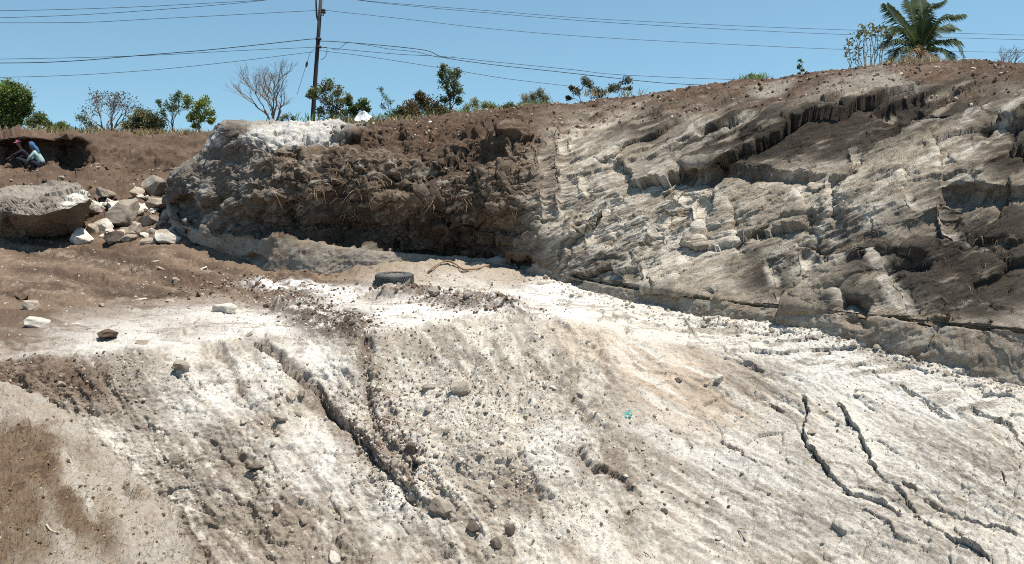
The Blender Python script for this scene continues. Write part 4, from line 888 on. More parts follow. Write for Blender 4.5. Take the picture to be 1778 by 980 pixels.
def plant(name, lab, cat, bx, by, d, clumps, leafmats, stems=3, twigs=14, nleaf=5, lsize=5, bark='twig', trunk_px=5, grp=None, seed=1, deep=.6, long=1.6, stem_fork=.45, twig_r=1.0):
    """clumps: (px, py, radius px) of the crown, placed round the stem in depth; the stem forks to every clump"""
    rng = random.Random(seed); k = d/FPX; base = at(bx, by, d); root = empty(name, base); tag(root, lab, cat, grp)
    w = MB(); crowns = [MB() for _ in leafmats]
    hub = []
    W_ = max(abs(c[0]-bx)+c[2] for c in clumps)*k
    H_ = max(by-c[1] for c in clumps)*k
    for s_ in range(stems):
        top = Vector((rng.gauss(0, W_*.12), rng.gauss(0, W_*.12), H_*stem_fork*rng.uniform(.75, 1.15)))
        st = Vector((rng.gauss(0, trunk_px*k*.9) if stems > 1 else 0, rng.gauss(0, trunk_px*k*.9) if stems > 1 else 0, -.25))
        pts = wob(st, top, 4, W_*.04, rng); r0 = trunk_px*.5*k*(1 if s_ == 0 else .75); w.tube(pts, [r0*(1-.14*i) for i in range(5)], 5); hub.append((pts, r0*.45))
    for ci, (cx_, cy_, cr) in enumerate(clumps):
        c = at(cx_, cy_, d)-base; c.y = rng.uniform(-1, 1)*W_*deep*.7
        pts, r1 = min(hub, key=lambda h: (h[0][-1]-c).length+rng.uniform(0, W_*.2)); a = pts[rng.choice((2, 3, 4))] if c.z > pts[2].z else pts[rng.choice((0, 1, 2))]
        bp = wob(a, c, 4, (c-a).length*.06, rng, (c-a).length*.05); w.tube(bp, [r1*(1-.17*i) for i in range(5)], 4)
        R_ = cr*k
        for t in range(int(twigs*1.8)):
            q = Vector((rng.gauss(0, 1), rng.gauss(0, 1), rng.gauss(.15, 1))).normalized()*R_*rng.random()**.4
            a2 = rng.choice(bp[2:]); tp = c+q; tw = wob(a2, tp, 3, R_*.08, rng); w.tube(tw, [r1*.3*twig_r, r1*.24*twig_r, r1*.18*twig_r, r1*.1*twig_r], 3)
            if nleaf: leaves(crowns[rng.randrange(len(crowns))], tp, int(nleaf*1.7), R_*.22, lsize*.72*k, rng, long)
            if nleaf: leaves(crowns[rng.randrange(len(crowns))], tw[2], max(1, nleaf-1), R_*.2, lsize*.72*k, rng, long)
    w.build('trunk', M[bark], root)
    if nleaf:
        for mb, lm in zip(crowns, leafmats): mb.build('crown', M[lm], root, smooth=False)
    return root
def bare_tree(name, lab, cat, bx, by, d, h, spread, seed, levels=6, bark='greytwig', n0=3, grp=None, leafm=None, nl=0, ls=3, trunk_px=6, lean=0):
    rng = random.Random(seed); k = d/FPX; base = at(bx, by, d); root = empty(name, base); tag(root, lab, cat, grp); w = MB(); cr = MB()
    def grow(p, dr, ln, r, lv):
        q = p+dr*ln; pts = wob(p, q, 3, ln*.05, rng); w.tube(pts, [r, r*.9, r*.8, r*.7], 4 if lv < 3 else 3)
        if lv >= levels:
            if nl: leaves(cr, q, nl, ls*k, ls*k, rng)
            return
        for _ in range(2 if rng.random() < .55 else 3):
            nd = (dr+Vector((rng.gauss(0, spread), rng.gauss(0, spread), rng.gauss(.10, spread*.5)))).normalized()
            grow(pts[rng.choice((2, 3, 3))], nd, ln*rng.uniform(.66, .86), r*.62, lv+1)
    for i in range(n0):
        a = 6.28*i/n0+rng.random(); dr = Vector((math.cos(a)*.45+lean, math.sin(a)*.45, 1)).normalized()
        grow(Vector((0, 0, -.2)), dr, h*k*.30, trunk_px*.5*k, 1)
    w.build('trunk', M[bark], root)
    if nl: cr.build('crown', M[leafm], root, smooth=False)
    return root
G = 'shrubs and trees on the skyline'
plant('bush', 'big round bright-green bush at the far left skyline', 'bush', 10, 228, 38, [(0,165,20),(22,160,18),(42,168,18),(15,185,24),(-20,180,24),(40,190,16),(5,205,22),(28,210,16),(-30,205,20),(52,172,9)], ['l_green','l_green','l_yellow','l_dark'], 4, 44, 9, 5.5, grp=G, seed=3)
plant('bush', 'small olive bush right beside the big green bush', 'bush', 68, 228, 37, [(64,205,10),(74,208,9),(58,215,10),(82,218,7)], ['l_olive','l_green'], 3, 24, 7, 4, grp=G, seed=4)
plant('bush', 'low little green bush between olive bush and thin shrub', 'bush', 105, 230, 37, [(104,217,8),(96,222,6),(112,222,6)], ['l_green','l_olive'], 3, 18, 6, 3.6, grp=G, seed=5)
plant('shrub', 'thin pale-green shrub with open branches near the bare grey one', 'shrub', 153, 234, 37, [(148,210,8),(158,216,7),(142,206,6),(166,222,6),(152,224,8),(172,228,4)], ['l_dull','l_olive'], 2, 9, 3, 4.2, grp=G, seed=6, trunk_px=2.5)
bare_tree('shrub', 'grey almost leafless forked shrub on the left skyline', 'shrub', 190, 234, 38, 92, .42, 12, 6, 'greytwig', 4, G, 'l_mauve', 2, 3.4, 4)
plant('bush', 'dull green bush with dry grass at its foot', 'bush', 255, 234, 38, [(250,200,13),(268,205,13),(238,212,13),(262,218,18),(282,216,11),(228,222,10),(246,226,14),(275,228,12)], ['l_olive','l_dark','l_straw','l_olive'], 5, 30, 6, 4.2, grp=G, seed=8)
plant('tree', 'slender dark-stemmed sapling left of the bright leafy tree', 'tree', 302, 236, 37.5, [(300,172,10),(312,166,7),(290,185,9),(308,190,9),(284,196,6),(320,182,8),(276,178,4)], ['l_dull','l_green'], 1, 13, 3, 4.6, grp=G, seed=9, trunk_px=3)
plant('tree', 'bright yellow-green leafy tree with several thin stems', 'tree', 345, 238, 37.5, [(330,175,9),(345,183,9),(358,178,9),(338,195,9),(362,195,9),(350,206,8),(328,205,8),(368,210,6),(340,220,6)], ['l_yellow','l_green','l_yellow'], 5, 16, 4, 5.5, grp=G, seed=10, trunk_px=2.5, bark='palebark')
bare_tree('bare_tree', 'wide leafless grey tree on the skyline left of the pole', 'tree', 475, 216, 42, 108, .36, 31, 7, 'greytwig', 4, G, trunk_px=4.5)
plant('shrub', 'tiny low green shrub at the foot of the leafless tree', 'shrub', 500, 214, 41, [(498,203,6),(508,206,5),(490,208,5)], ['l_olive','l_mauve'], 2, 10, 4, 3.5, grp=G, seed=13, trunk_px=2)
plant('tree', 'round shrubby tree with yellowing leaves right behind the pole', 'tree', 575, 218, 43, [(560,155,10),(575,150,10),(590,160,11),(545,160,8),(565,175,12),(590,180,12),(578,195,12),(600,200,9),(555,195,9),(534,165,6),(604,170,6)], ['l_olive','l_rust','l_green','l_dull'], 3, 17, 4, 5, grp=G, seed=14)
plant('shrub', 'small dark leafy shrub just left of the white sheet', 'shrub', 620, 214, 43, [(632,180,8),(622,188,8),(612,192,8),(636,190,5),(606,180,5),(618,202,8)], ['l_dark','l_green'], 3, 16, 6, 5, grp=G, seed=15, trunk_px=3)
plant('sapling', 'spindly sapling standing alone right of the white sheet', 'sapling', 677, 214, 42, [(660,155,5),(668,170,7),(664,185,6),(678,178,5),(684,195,6),(672,200,6),(694,188,4)], ['l_dull','l_green'], 1, 10, 2, 4, grp=G, seed=16, trunk_px=2.2, bark='greytwig')
plant('bush', 'dense dark bush with reddish dry leaves below the tall sapling', 'bush', 735, 218, 42, [(715,190,15),(735,180,14),(755,188,15),(700,200,13),(725,205,18),(750,205,18),(775,200,16),(790,205,12),(728,168,8)], ['l_dark','l_rust','l_dark','l_brown'], 5, 30, 7, 5, grp=G, seed=17)
plant('tree', 'tall slim leafy sapling rising above the dark bush', 'tree', 780, 216, 42.5, [(770,118,7),(782,130,11),(794,128,8),(772,145,11),(792,148,11),(782,163,11),(798,158,7),(770,175,9),(795,175,8),(766,130,6)], ['l_green','l_olive','l_dull'], 1, 18, 4, 4.6, grp=G, seed=18, trunk_px=4)
plant('shrub', 'light green upright weeds between the tall sapling and the ridge', 'shrub', 825, 214, 41, [(810,188,8),(825,180,9),(842,182,8),(855,186,8),(832,196,12),(808,200,9),(862,192,6)], ['l_green','l_yellow','l_straw'], 8, 18, 5, 5, grp=G, seed=19, trunk_px=2, long=3)
plant('shrub', 'low scrubby green shrub left of the dark bush', 'shrub', 695, 216, 42, [(690,198,8),(702,192,8),(682,206,7),(700,206,9)], ['l_dull','l_olive','l_brown'], 4, 18, 5, 4.2, grp=G, seed=41, trunk_px=2)
plant('shrub', 'low scrubby shrub at the left foot of the brown ridge', 'shrub', 880, 206, 38, [(872,190,8),(886,186,8),(862,196,7),(894,192,7),(880,198,9)], ['l_olive','l_brown','l_green'], 5, 18, 5, 4.2, grp=G, seed=42, trunk_px=2)
plant('shrub', 'grassy green weed clump on the middle of the ridge', 'shrub', 932, 200, 36, [(912,172,8),(925,168,8),(938,160,8),(948,170,8),(930,182,13),(905,185,8),(950,185,8)], ['l_olive','l_green','l_straw'], 9, 20, 6, 4.5, grp=G, seed=20, trunk_px=1.8, long=3.4)
plant('shrub', 'spreading low shrub with two leafy arms on the bare ridge', 'shrub', 1025, 182, 34, [(1012,145,9),(1022,152,9),(1035,158,8),(1060,158,8),(1075,150,9),(1088,142,7),(1048,163,8),(1000,160,7),(990,155,4),(1096,152,4),(985,172,4)], ['l_dull','l_olive','l_dark','l_mauve'], 3, 17, 4, 4, grp=G, seed=21, trunk_px=3, stem_fork=.3)
plant('weed', 'low green weeds on the ridge left of the lone sprout', 'weed', 1308, 146, 30, [(1304,133,6),(1314,135,5),(1322,136,4)], ['l_green','l_yellow'], 3, 12, 4, 3.6, grp=G, seed=22, trunk_px=1.2)
plant('sprout', 'single leafy sprout standing alone on the brown ridge', 'plant', 1391, 132, 28, [(1388,106,3),(1391,114,4),(1387,118,3),(1393,123,3)], ['l_green','l_dull'], 1, 5, 3, 4, grp=G, seed=23, trunk_px=1.3)
# row of upright pale stems with leaf tufts beside the palm
stem_c = []
rng = random.Random(4)
for i in range(15):
    xx = 1470+i*5.3+rng.uniform(-2, 2); stem_c.append((xx, (62 if i > 3 else 84)-rng.uniform(0, 18)+(10 if i < 2 else 0), 4.5))
root = empty('shrub', at(1505, 125, 33)); tag(root, 'thicket of upright pale stems with leaf tufts beside the palm', 'shrub', G); w_ = MB(); cr_ = [MB(), MB()]; k = 33/FPX; b0 = root.location
for (xx, yy, rr) in stem_c:
    dd = rng.uniform(-.5, .5); a = at(xx*.75+1505*.25+rng.uniform(-4, 4), 126, 33)-b0+Vector((0, dd, 0)); c = at(xx, yy, 33)-b0+Vector((0, dd, 0))
    st = wob(a, c, 5, .04, rng); w_.tube(st, [.022, .02, .018, .016, .014, .01], 5)
    leaves(cr_[0], c, 12, 4.5*k, 7*k, rng, 2.2); leaves(cr_[1], c, 7, 4*k, 7*k, rng, 2.2)
    for j in (2, 3, 4):
        if rng.random() < .7: leaves(cr_[rng.randrange(2)], st[j], 4, 3.5*k, 5*k, rng, 2)
w_.build('trunk', M['palebark'], root); cr_[0].build('crown', M['l_olive'], root, False); cr_[1].build('crown', M['l_dull'], root, False)
bare_tree('dead_brush', 'bare dry twigs sticking up at the right end of the ridge', 'brush', 1752, 124, 24, 62, .5, 44, 5, 'greytwig', 4, G, trunk_px=2.2)
bare_tree('dead_brush', 'single tall dry stalk left of the bare twigs on the ridge', 'brush', 1742, 120, 24, 70, .16, 47, 3, 'greytwig', 1, G, trunk_px=1.8)
# coconut palm
M['frond'] = leaf_mat('palm_leaf', (.075, .105, .04), .3); M['rachis'] = plain_mat('palm_rib', (.22, .19, .08)); M['frond_dry'] = leaf_mat('dry_palm_leaf', (.25, .17, .09), .3)
PDm = 40.0; hub = at(1596, 96, PDm); root = empty('coconut_palm', at(1596, 150, PDm)); tag(root, 'coconut palm with drooping fronds behind the right end of the ridge', 'palm'); rb = root.location
MB().tube([Vector((0, 0, -1)), Vector((.05, 0, .3)), hub-rb-Vector((0, 0, .3)), hub-rb], [.2, .19, .17, .13], 10, True).build('trunk', M['pole'], root)
def frond(pxs, dep, mat='frond', ll=.75, seed=0):
    rng = random.Random(seed); n = 40; k = len(pxs)-1
    P3 = [at(a, b_, PDm+dep*(i/k))-rb for i, (a, b_) in enumerate(pxs)]; c = curve_pts(P3, n)
    f = MB(); f.tube(c, [.045*(1-.85*i/(n-1)) for i in range(n)], 4)
    ro_ = f.build('frond', M['rachis'], root); lf = MB()
    for i in range(5, n):
        t = i/(n-1); tg = (c[min(i+1, n-1)]-c[i-1]).normalized(); side = tg.cross(Vector((0, 0, 1)))
        if side.length < .2: side = tg.cross(Vector((0, -1, .2)))
        side.normalize(); upv = side.cross(tg).normalized()
        L_ = ll*(.45+.9*math.sin(math.pi*min(1, t*.85+.08)))*rng.uniform(.85, 1.1)
        for sg in (-1, 1):
            for rep in (0, 1):
                d_ = (side*sg*1.0+tg*(.75+.3*t)+upv*.25*rng.uniform(.2, 1)).normalized(); p0 = c[i]+tg*rep*.04
                p1 = p0+d_*L_*.5; p2 = p1+(d_+Vector((0, 0, -.75-.3*rng.random()))).normalized()*L_*.55; ww = tg*.028
                lf.add([p0-ww*.6, p0+ww*.6, p1-ww, p1+ww, p2], [(0, 1, 3, 2), (2, 3, 4)])
    lf.build('leaflets', M[mat], ro_, False)
for i, (pts_, dep, m_) in enumerate([
 ([(1596,94),(1580,62),(1560,34),(1541,10)],-.8,'frond'),([(1596,94),(1592,60),(1584,28),(1580,6)],.6,'frond'),([(1597,94),(1602,55),(1612,20),(1634,6)],-.5,'frond'),([(1597,94),(1600,50),(1600,20),(1596,-2)],.9,'frond'),
 ([(1597,94),(1612,62),(1638,34),(1668,28)],-.9,'frond'),([(1598,95),(1622,76),(1652,72),(1674,100)],-1.2,'frond'),([(1597,94),(1615,66),(1635,48),(1658,52)],1.0,'frond'),([(1595,95),(1574,76),(1552,72),(1531,84)],-.9,'frond'),
 ([(1595,95),(1578,84),(1560,86),(1545,106)],-1.1,'frond'),([(1598,96),(1618,86),(1640,90),(1656,110)],-1.4,'frond'),([(1596,95),(1588,84),(1578,92),(1570,112)],-1.5,'frond_dry'),([(1597,95),(1608,86),(1616,96),(1622,114)],-1.5,'frond_dry'),([(1596,94),(1575,58),(1558,52),(1542,66)],1.2,'frond')]): frond(pts_, dep, m_, .62, i)
# dry grass heaped round the palm's foot, on the ridge
def tufts(name, spots, seed, mat, hpx=(8, 16)):
    rng = random.Random(seed); mb = MB()
    for (a, b_, d, n, sp) in spots:
        for _ in range(n):
            p = at(a+rng.gauss(0, sp), b_+rng.uniform(-1, 3), d+rng.gauss(0, .4)); k = d/FPX; h = rng.uniform(*hpx)*k
            q = p+Vector((rng.gauss(0, h*.45), rng.gauss(0, h*.45), h)); m_ = p.lerp(q, .55)+Vector((0, 0, h*.12)); ww = Vector((.7*k*rng.uniform(.6, 1.2), 0, 0))
            mb.add([p-ww, p+ww, m_-ww*.8, m_+ww*.8, q], [(0, 1, 3, 2), (2, 3, 4)])
    return tag(mb.build(name, M[mat], smooth=False), kind='stuff')
tufts('dry_grass', [(1560,118,30,160,16),(1600,114,30,220,20),(1530,122,28,120,16),(1640,114,28,80,20),(250,237,36,220,26),(930,192,26,160,20),(700,214,30,90,40),(830,204,28,120,28),(60,231,35,120,40),(1300,144,24,60,16),(150,234,36,160,40),(330,236,36,160,40),(880,200,26,140,30),(640,213,30,80,40),(760,212,30,160,40),(1060,166,22,60,40)], 3, 'l_straw')
tufts('grass', [(830,206,30,160,24),(935,190,28,140,14),(1310,143,24,60,14),(90,231,36,60,30),(560,212,36,60,40),(660,214,34,90,30)], 5, 'l_green', (8, 20))

tufts('dry_scrub', [(120,232,37,160,30),(200,236,37,160,30),(320,238,37,160,30),(240,236,36.5,200,26),(690,215,34,200,26),(760,214,33,240,34),(840,206,31,160,30),(600,214,38,120,24),(1590,114,30,120,22)], 11, 'l_brown', (6, 15))
# ================================================================== things lying about
# old tyre
M['rubber'] = plain_mat('old_rubber', (.055, .058, .06), rough=.85, vary=.4, scale=30, c2=(.11, .11, .105)); M['rubber_in'] = plain_mat('dusty_rubber', (.16, .145, .125), rough=.95, scale=14)
p, n = on_ground(683, 494); td = p.y; R_ = 32.5*td/FPX; H_ = .24; root = empty('tyre', p-Vector((0, 0, .03))); tag(root, 'old black tyre lying flat on the pale terrace', 'tyre')
prof = [(.56, 0.02), (.60, 0), (.80, -.01), (.94, .03), (1, .14), (1.0, .5), (1, .86), (.94, .97), (.80, 1.01), (.60, 1.0), (.56, .97), (.60, .9), (.86, .84), (.9, .5), (.86, .16), (.6, .1)]
V, F = [], []; NS = 56
for i in range(NS):
    a = 2*math.pi*i/NS; dent = 1-.05*math.exp(-((a-4.9)/.4)**2)
    for r0, h0 in prof: V.append((R_*r0*dent*math.cos(a), R_*r0*dent*math.sin(a), H_*h0*(1-.10*math.exp(-((a-5.0)/.6)**2))))
m_ = len(prof)
for i in range(NS):
    j = (i+1) % NS
    for k in range(m_): F.append((i*m_+k, j*m_+k, j*m_+(k+1) % m_, i*m_+(k+1) % m_))
MB().add(V, F).build('tyre_body', M['rubber'], root)
dk = MB(); ring = [(R_*.60*math.cos(6.2832*i/28), R_*.60*math.sin(6.2832*i/28), H_*(.90+.05*math.sin(i*2.3))) for i in range(28)]
dk.add([(0, 0, H_*.93)]+ring, [(0, 1+i, 1+(i+1) % 28) for i in range(28)]); df = dk.build('dirt_fill', M['rubber_in'], root); df['label'] = 'grey dirt filling the middle of the tyre'
tb = MB()
for i in range(48):
    a = 2*math.pi*(i+.5)/48
    for row, z0 in enumerate((.2, .4, .6, .8)):
        aa = a+(.03 if row % 2 else -.03); tb.box((R_*1.012*math.cos(aa), R_*1.012*math.sin(aa), H_*z0), (.012, R_*.045, H_*.075), Matrix.Rotation(aa, 3, 'Z'))
tag(tb.build('tread', M['rubber'], root, False), kind='stuff')
fl = MB(); pts = []
for i in range(11):
    a = 4.85+i*.09; h0 = H_*(.95-.75*math.sin(math.pi*i/10)); pts += [(R_*1.04*math.cos(a), R_*1.04*math.sin(a), H_*.02), (R_*1.07*math.cos(a), R_*1.07*math.sin(a), H_*(.10+.55*(i/10)**1.5))]
fl.add(pts, [(2*i, 2*i+2, 2*i+3, 2*i+1) for i in range(10)]); fp = fl.build('torn_flap', M['rubber_in'], root); fp['label'] = 'torn dusty strip hanging off the side of the tyre'
so = fp.modifiers.new('thick', 'SOLIDIFY'); so.thickness = .015

# root lying behind the tyre
M['root'] = plain_mat('old_root', (.24, .155, .10), scale=25)
def ground_line(pts, off, n=24):
    out_ = []
    for a, b_ in pts: q, nn = on_ground(a, b_); out_.append(q+nn*off)
    return curve_pts(out_, n)
c = ground_line([(742,476),(758,470),(776,466),(790,469),(806,474),(826,471),(846,465)], .05)
o = MB().tube([q-c[0] for q in c], [.020+.012*math.sin(i*.9)*.4 for i in range(len(c))], 7, True).build('root', M['root']); o.location = c[0]; tag(o, 'curved brown root lying on the earth between tyre and wall', 'root')
# cable along the wall
M['cable'] = plain_mat('black_cable', (.02, .02, .02), rough=.6, bump=0)
cp = []
for a, b_ in [(1325,527),(1360,530),(1400,534),(1450,540),(1500,546),(1560,552),(1600,556),(1650,561),(1700,566),(1740,569),(1790,574),(1900,590)]:
    q, nn = on_cliff(a, b_); q = at(a, b_, q.y-.06); cp.append(q)
c = curve_pts(cp, 60); o = MB().tube([q-c[0] for q in c], .0085, 6).build('cable', M['cable']); o.location = c[0]; tag(o, 'thin black cable strung low along the right part of the rock wall', 'cable')

def crumple(name, lab, cat, pos, nrm, w_, h_, mat, seed, amp=.3, up=0.0):
    r = np.random.default_rng(seed); n = 14; g = np.linspace(-1, 1, n); X_, Y_ = np.meshgrid(g, g, indexing='ij')
    ed = 1-.25*vn(X_*2+seed, Y_*2, 0*X_, seed); Z_ = amp*fbm(X_*1.6+seed, Y_*1.6, 0*X_, 4, seed, .6, 2)+up*(1-X_**2)*(1-Y_**2)
    V = np.stack([X_*ed*w_, Y_*ed*h_, Z_*min(w_, h_)], -1).reshape(-1, 3)
    o = add_mesh(name, V, grid_faces(n, n), mat, smooth=False); o.rotation_euler = nrm.to_track_quat('Z', 'Y').to_euler(); o.location = pos+nrm*.04*min(w_, h_)*8
    so = o.modifiers.new('thick', 'SOLIDIFY'); so.thickness = .004
    return tag(o, lab, cat)
M['teal'] = plain_mat('teal_plastic', (.05, .33, .30), rough=.45, scale=40); M['whitesheet'] = plain_mat('white_plastic', (.80, .80, .79), rough=.5, vary=.1)
p, n = on_ground(1087, 721); crumple('plastic_scrap', 'crumpled teal plastic scrap on the edge of the crumbly heap', 'plastic', p, n, .055, .085, M['teal'], 5, .7)
p = at(632, 210, 21.2); crumple('plastic_sheet', 'crumpled white sheet heaped on the skyline right of the pole', 'sheet', p, Vector((0, -.35, 1)).normalized(), .19, .2, M['whitesheet'], 6, .35, .95)
p, n = on_cliff(738, 216); crumple('plastic_sheet', 'flat white scrap on the brow below the dark bush', 'sheet', at(738, 213, 21.2), Vector((0, -.3, 1)).normalized(), .17, .12, M['whitesheet'], 8, .2, .2)
# sticks
M['stick'] = plain_mat('dry_stick', (.50, .42, .30), scale=30); M['stickd'] = plain_mat('dark_stick', (.12, .09, .07), scale=30)
def stick(lab, pts, r, mat, fn=on_ground, off=.015):
    ps = [fn(a, b_) for a, b_ in pts]; ps = [q+nn*(off+.01*(i % 2)) for i, (q, nn) in enumerate(ps)]; c = curve_pts(ps, 10)
    o = MB().tube([q-c[0] for q in c], [r*(1-.05*i) for i in range(10)], 5, True).build('stick', M[mat]); o.location = c[0]; tag(o, lab, 'stick')
stick('pale dry stick lying on the brown near mound', [(82,903),(92,915),(103,927)], .008, 'stick', on_mound)
stick('dark bent twig lying low on the smooth slope', [(1292,935),(1286,925),(1280,915),(1300,918)], .006, 'stickd')
stick('thin dark stick lying flat on the lower middle slope', [(1098,891),(1110,892),(1122,892)], .005, 'stickd')
stick('thin stick at the lower right among the stones', [(1115,965),(1122,971),(1128,976)], .006, 'stickd')
stick('dark upright twig on the right slope beside the cracks', [(1738,822),(1742,836),(1746,848)], .008, 'stickd')
# dry roots and straw hanging over the earthy half of the wall
M['rootlet'] = plain_mat('dry_rootlets', (.26, .18, .115), vary=.6, scale=4)
rng = random.Random(21); mb = MB()
cent = [(rng.uniform(440, 900), rng.uniform(235, 385)) for _ in range(80)]+[(640,330),(600,300),(640,380),(560,330),(720,300),(800,330),(690,370),(870,300),(880,340),(610,360)]*3
for i in range(650):
    cx_, cy_ = rng.choice(cent); a, b_ = cx_+rng.gauss(0, 16), cy_+rng.gauss(0, 12)
    if not (425 < a < 925): continue
    q, nn = on_cliff(a, b_); k = q.y/FPX; L_ = rng.uniform(6, 26)*k
    d_ = (Vector((rng.gauss(0, 1.1), -.3, rng.gauss(-.25, .8)))+nn*.35).normalized()
    p1 = q+d_*L_*.5+nn*.02; p2 = q+d_*L_*.85+Vector((rng.gauss(0, .2)*L_, -.03, -.45*L_))
    mb.tube([q-nn*.02, p1, p2], [w_ := rng.choice((.003, .004, .005, .009)), w_*.8, w_*.4], 3)
tag(mb.build('dry_roots', M['rootlet'], smooth=False), kind='stuff')
mb = MB()
for i in range(500):
    a, b_ = rng.choice([(rng.gauss(1490, 60), rng.gauss(430, 50)), (rng.gauss(1680, 50), rng.gauss(430, 50)), (rng.gauss(1250, 120), rng.gauss(420, 60)), (rng.uniform(950, 1750), rng.uniform(200, 520))])
    if not (930 < a < 1775 and 170 < b_ < 540): continue
    q, nn = on_cliff(a, b_); k = q.y/FPX; L_ = rng.uniform(6, 22)*k; d_ = (Vector((rng.gauss(0, .5), -.3, rng.gauss(-.5, .6)))+nn*.3).normalized()
    mb.tube([q-nn*.02, q+d_*L_*.5, q+d_*L_+Vector((0, 0, -.3*L_))], [.005, .004, .002], 3)
tag(mb.build('dry_roots', M['rootlet'], smooth=False), kind='stuff')

rng = random.Random(77); mb = MB()
for i in range(900):
    a = rng.uniform(-5, 230); yc = float(np.interp(a, MK, mcy)); b_ = rng.uniform(yc+35, 985)
    if ell(np.array([a]), np.array([b_]), 60, 850, 170, 130, 20, .4)[0] < rng.random(): continue
    q, nn = on_mound(a, b_); L_ = rng.uniform(.02, .07); d_ = (Vector((rng.gauss(0, 1), rng.gauss(0, 1), 0))+nn*rng.uniform(.1, .9)).normalized()
    mb.tube([q, q+d_*L_*.6, q+d_*L_+Vector((0, 0, -.01))], [.0022, .002, .001], 3)
tag(mb.build('dry_grass', M['l_straw'], smooth=False), kind='stuff')
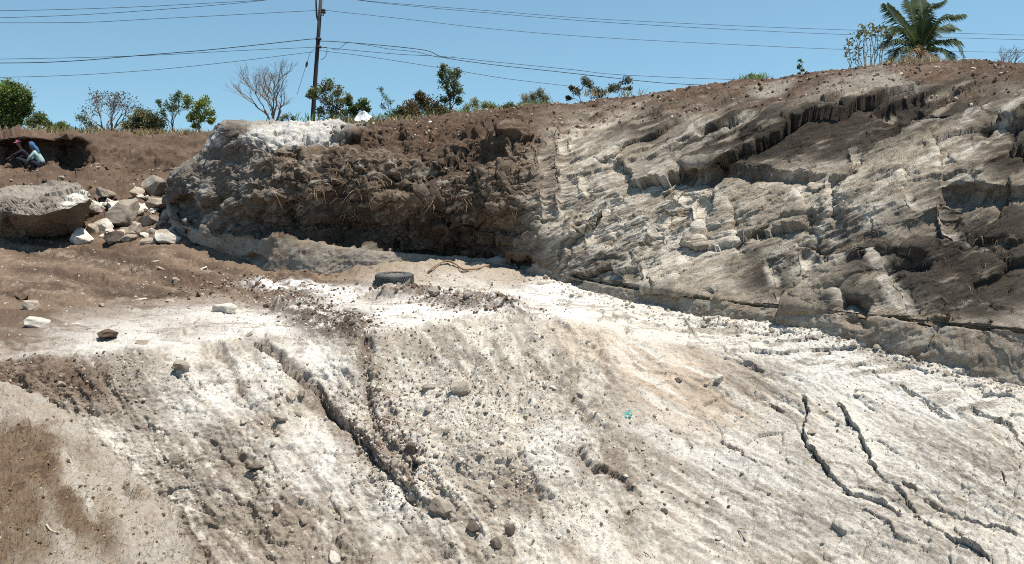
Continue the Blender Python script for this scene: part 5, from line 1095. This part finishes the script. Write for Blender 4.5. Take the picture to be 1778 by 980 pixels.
# ================================================================== two people working in the hollow
def skin(name, joints, edges, mat, parent, sub=2, rootj=0):
    me = bpy.data.meshes.new(name); me.from_pydata([j[0] for j in joints], edges, [])
    o = bpy.data.objects.new(name, me); COL.objects.link(o)
    sm = o.modifiers.new('skin', 'SKIN'); sm.use_smooth_shade = True
    for i, j in enumerate(joints):
        sv = me.skin_vertices[0].data[i]; r = j[1]; sv.radius = r if isinstance(r, tuple) else (r, r); sv.use_root = (i == rootj)
    ss = o.modifiers.new('sub', 'SUBSURF'); ss.levels = sub; ss.render_levels = sub
    dg = bpy.context.evaluated_depsgraph_get(); me2 = bpy.data.meshes.new_from_object(o.evaluated_get(dg)); me2.name = name
    bpy.data.objects.remove(o); me2.materials.clear(); me2.materials.append(mat)
    for p_ in me2.polygons: p_.use_smooth = True
    return link(bpy.data.objects.new(name, me2), parent)
def person(lab, pos, yaw, shirt, pants, hat, hatkind, arms):
    """squatting figure; local +X is where the person faces"""
    root = empty('person', pos); root.rotation_euler = (0, 0, yaw); root.scale = (.88, .88, .88); tag(root, lab, 'person')
    J = [((0, 0, .30), (.15, .12)), ((.06, 0, .50), (.13, .10)), ((.17, 0, .72), (.15, .11)), ((.24, 0, .84), (.075, .075)), ((.28, 0, .92), (.055, .055)), ((.32, 0, 1.0), (.085, .075)), ((.335, 0, 1.08), (.092, .078)), ((.33, 0, 1.15), (.06, .055)), ((.425, 0, 1.04), (.016, .016))]
    E = [(0, 1), (1, 2), (2, 3), (3, 4), (4, 5), (5, 6), (6, 7), (6, 8)]
    for s_ in (-1, 1):
        b = len(J); J += [((.05, s_*.11, .27), .10), ((.42, s_*.17, .46), .065), ((.20, s_*.15, .09), .045), ((.20, s_*.15, .045), .045), ((.38, s_*.17, .03), .032)]
        E += [(0, b), (b, b+1), (b+1, b+2), (b+2, b+3), (b+3, b+4)]
        el, wr = arms[0 if s_ < 0 else 1]
        b = len(J); J += [((.19, s_*.17, .77), .06), (el, .042), (wr, .028)]; E += [(2, b), (b, b+1), (b+1, b+2)]
        w_ = Vector(wr); dr = (w_-Vector(el)).normalized(); pm = w_+dr*.07; pb_ = len(J); J.append((tuple(pm), (.034, .016))); E.append((b+2, pb_)); sd_ = dr.cross(Vector((0, 0, 1))).normalized()
        for f_ in range(4):
            o1 = pm+dr*.04+sd_*(f_-1.5)*.02; o2 = o1+dr*.03+Vector((0, 0, -.02-.004*f_)); b2 = len(J); J += [(tuple(o1), .009), (tuple(o2), .008)]; E += [(pb_, b2), (b2, b2+1)]
        th = w_+dr*.03+sd_*s_*.04; b2 = len(J); J += [(tuple(th), .010), (tuple(th+dr*.03), .009)]; E += [(b+2, b2), (b2, b2+1)]
    skin('body', J, E, M['skin'], root)
    # shirt over trunk and sleeves, trousers over hips and legs, shoes
    J = [((-.03, 0, .30), (.19, .16)), ((.04, 0, .50), (.175, .145)), ((.16, 0, .72), (.19, .15)), ((.235, 0, .83), (.085, .085))]; E = [(0, 1), (1, 2), (2, 3)]
    for s_ in (-1, 1):
        el, wr = arms[0 if s_ < 0 else 1]; e_ = Vector(el); w_ = Vector(wr); b = len(J); J += [((.18, s_*.175, .76), .082), (el, .062), (tuple(e_.lerp(w_, .8)), .046)]; E += [(2, b), (b, b+1), (b+1, b+2)]
    skin('shirt', J, E, shirt, root)
    J = [((.0, 0, .27), (.165, .135))]; E = []
    for s_ in (-1, 1):
        b = len(J); J += [((.06, s_*.115, .27), .12), ((.43, s_*.17, .47), .082), ((.24, s_*.152, .15), .062), ((.20, s_*.15, .10), .056)]; E += [(0, b), (b, b+1), (b+1, b+2), (b+2, b+3)]
    skin('trousers', J, E, pants, root)
    for s_ in (-1, 1): skin('shoe', [((.17, s_*.15, .045), (.05, .05)), ((.28, s_*.16, .04), (.05, .042)), ((.40, s_*.17, .03), (.045, .03))], [(0, 1), (1, 2)], M['iron'], root)
    V, F = ico(3); V = V.copy()
    if hatkind == 'scarf':
        V = V*np.array((.125, .115, .135)); V += .012*fbm(V[:, 0]*22, V[:, 1]*22, V[:, 2]*22, 3, 3)[:, None]
        V[:, 0] -= np.clip(-V[:, 2], 0, 1)*.55; keep = np.array([not (v[0] > .055 and v[2] < .05) for v in V]); F2 = F[keep[F].all(1)]
        o = add_mesh('headscarf', V+np.array((.325, 0, 1.085)), F2, hat, root); MB().tube([Vector((.22, .02, 1.02)), Vector((.14, .03, .93)), Vector((.08, .05, .80)), Vector((.06, .06, .70))], [.07, .075, .06, .03], 7, True).build('scarf_end', hat, o)
    else:
        V = V*np.array((.115, .105, .10)); V[:, 2] = np.maximum(V[:, 2], -.015); o = add_mesh('cap', V+np.array((.33, 0, 1.115)), F, hat, root)
        pts = []; ns = 12
        for i in range(ns+1):
            a = -1.3+2.6*i/ns; pts += [(.33+.11*math.cos(a), .10*math.sin(a), 1.105), (.33+.20*math.cos(a), .125*math.sin(a), 1.085)]
        br = MB().add(pts, [(2*i, 2*i+1, 2*i+3, 2*i+2) for i in range(ns)]).build('cap_brim', hat, o); br.modifiers.new('thick', 'SOLIDIFY').thickness = .01
    return root
M['skin'] = plain_mat('skin', (.20, .11, .07), rough=.6, vary=.15); M['tealshirt'] = plain_mat('pale_teal_cloth', (.30, .42, .41), scale=9); M['bluescarf'] = plain_mat('blue_cloth', (.06, .14, .28), scale=14)
M['darkcloth'] = plain_mat('dark_cloth', (.028, .026, .034), scale=9); M['pinkcap'] = plain_mat('pink_cloth', (.55, .16, .22), scale=12)
def hollow_floor(px_):
    i = int(np.searchsorted(us, px_)); k = int(np.argmin(np.abs(vv-8.15))); return Vector(GROUND[2][i, k].tolist())
q = hollow_floor(62); person('person squatting in a pale teal shirt and blue headscarf', on_ground(70, 293)[0], math.radians(188), M['tealshirt'], M['darkcloth'], M['bluescarf'], 'scarf', [((.36, -.22, .58), (.52, -.12, .42)), ((.34, .24, .56), (.50, .15, .38))])
person('person in a pink cap and dark clothes bending over, reaching to the earth', on_ground(51, 291)[0], math.radians(200), M['darkcloth'], M['darkcloth'], M['pinkcap'], 'cap', [((.42, -.2, .62), (.62, -.1, .45)), ((.45, .18, .60), (.70, .1, .46))])
pz = on_ground(51, 291)[0]; t0_ = at(30, 276, pz.y-.1); t1_ = at(46, 266, pz.y-.15)
o = MB().tube([Vector(), (t1_-t0_)*.5, t1_-t0_], .014, 6, True).build('tool_handle', M['stick']); o.location = t0_; tag(o, 'pale wooden handle held by the person in the pink cap', 'tool')
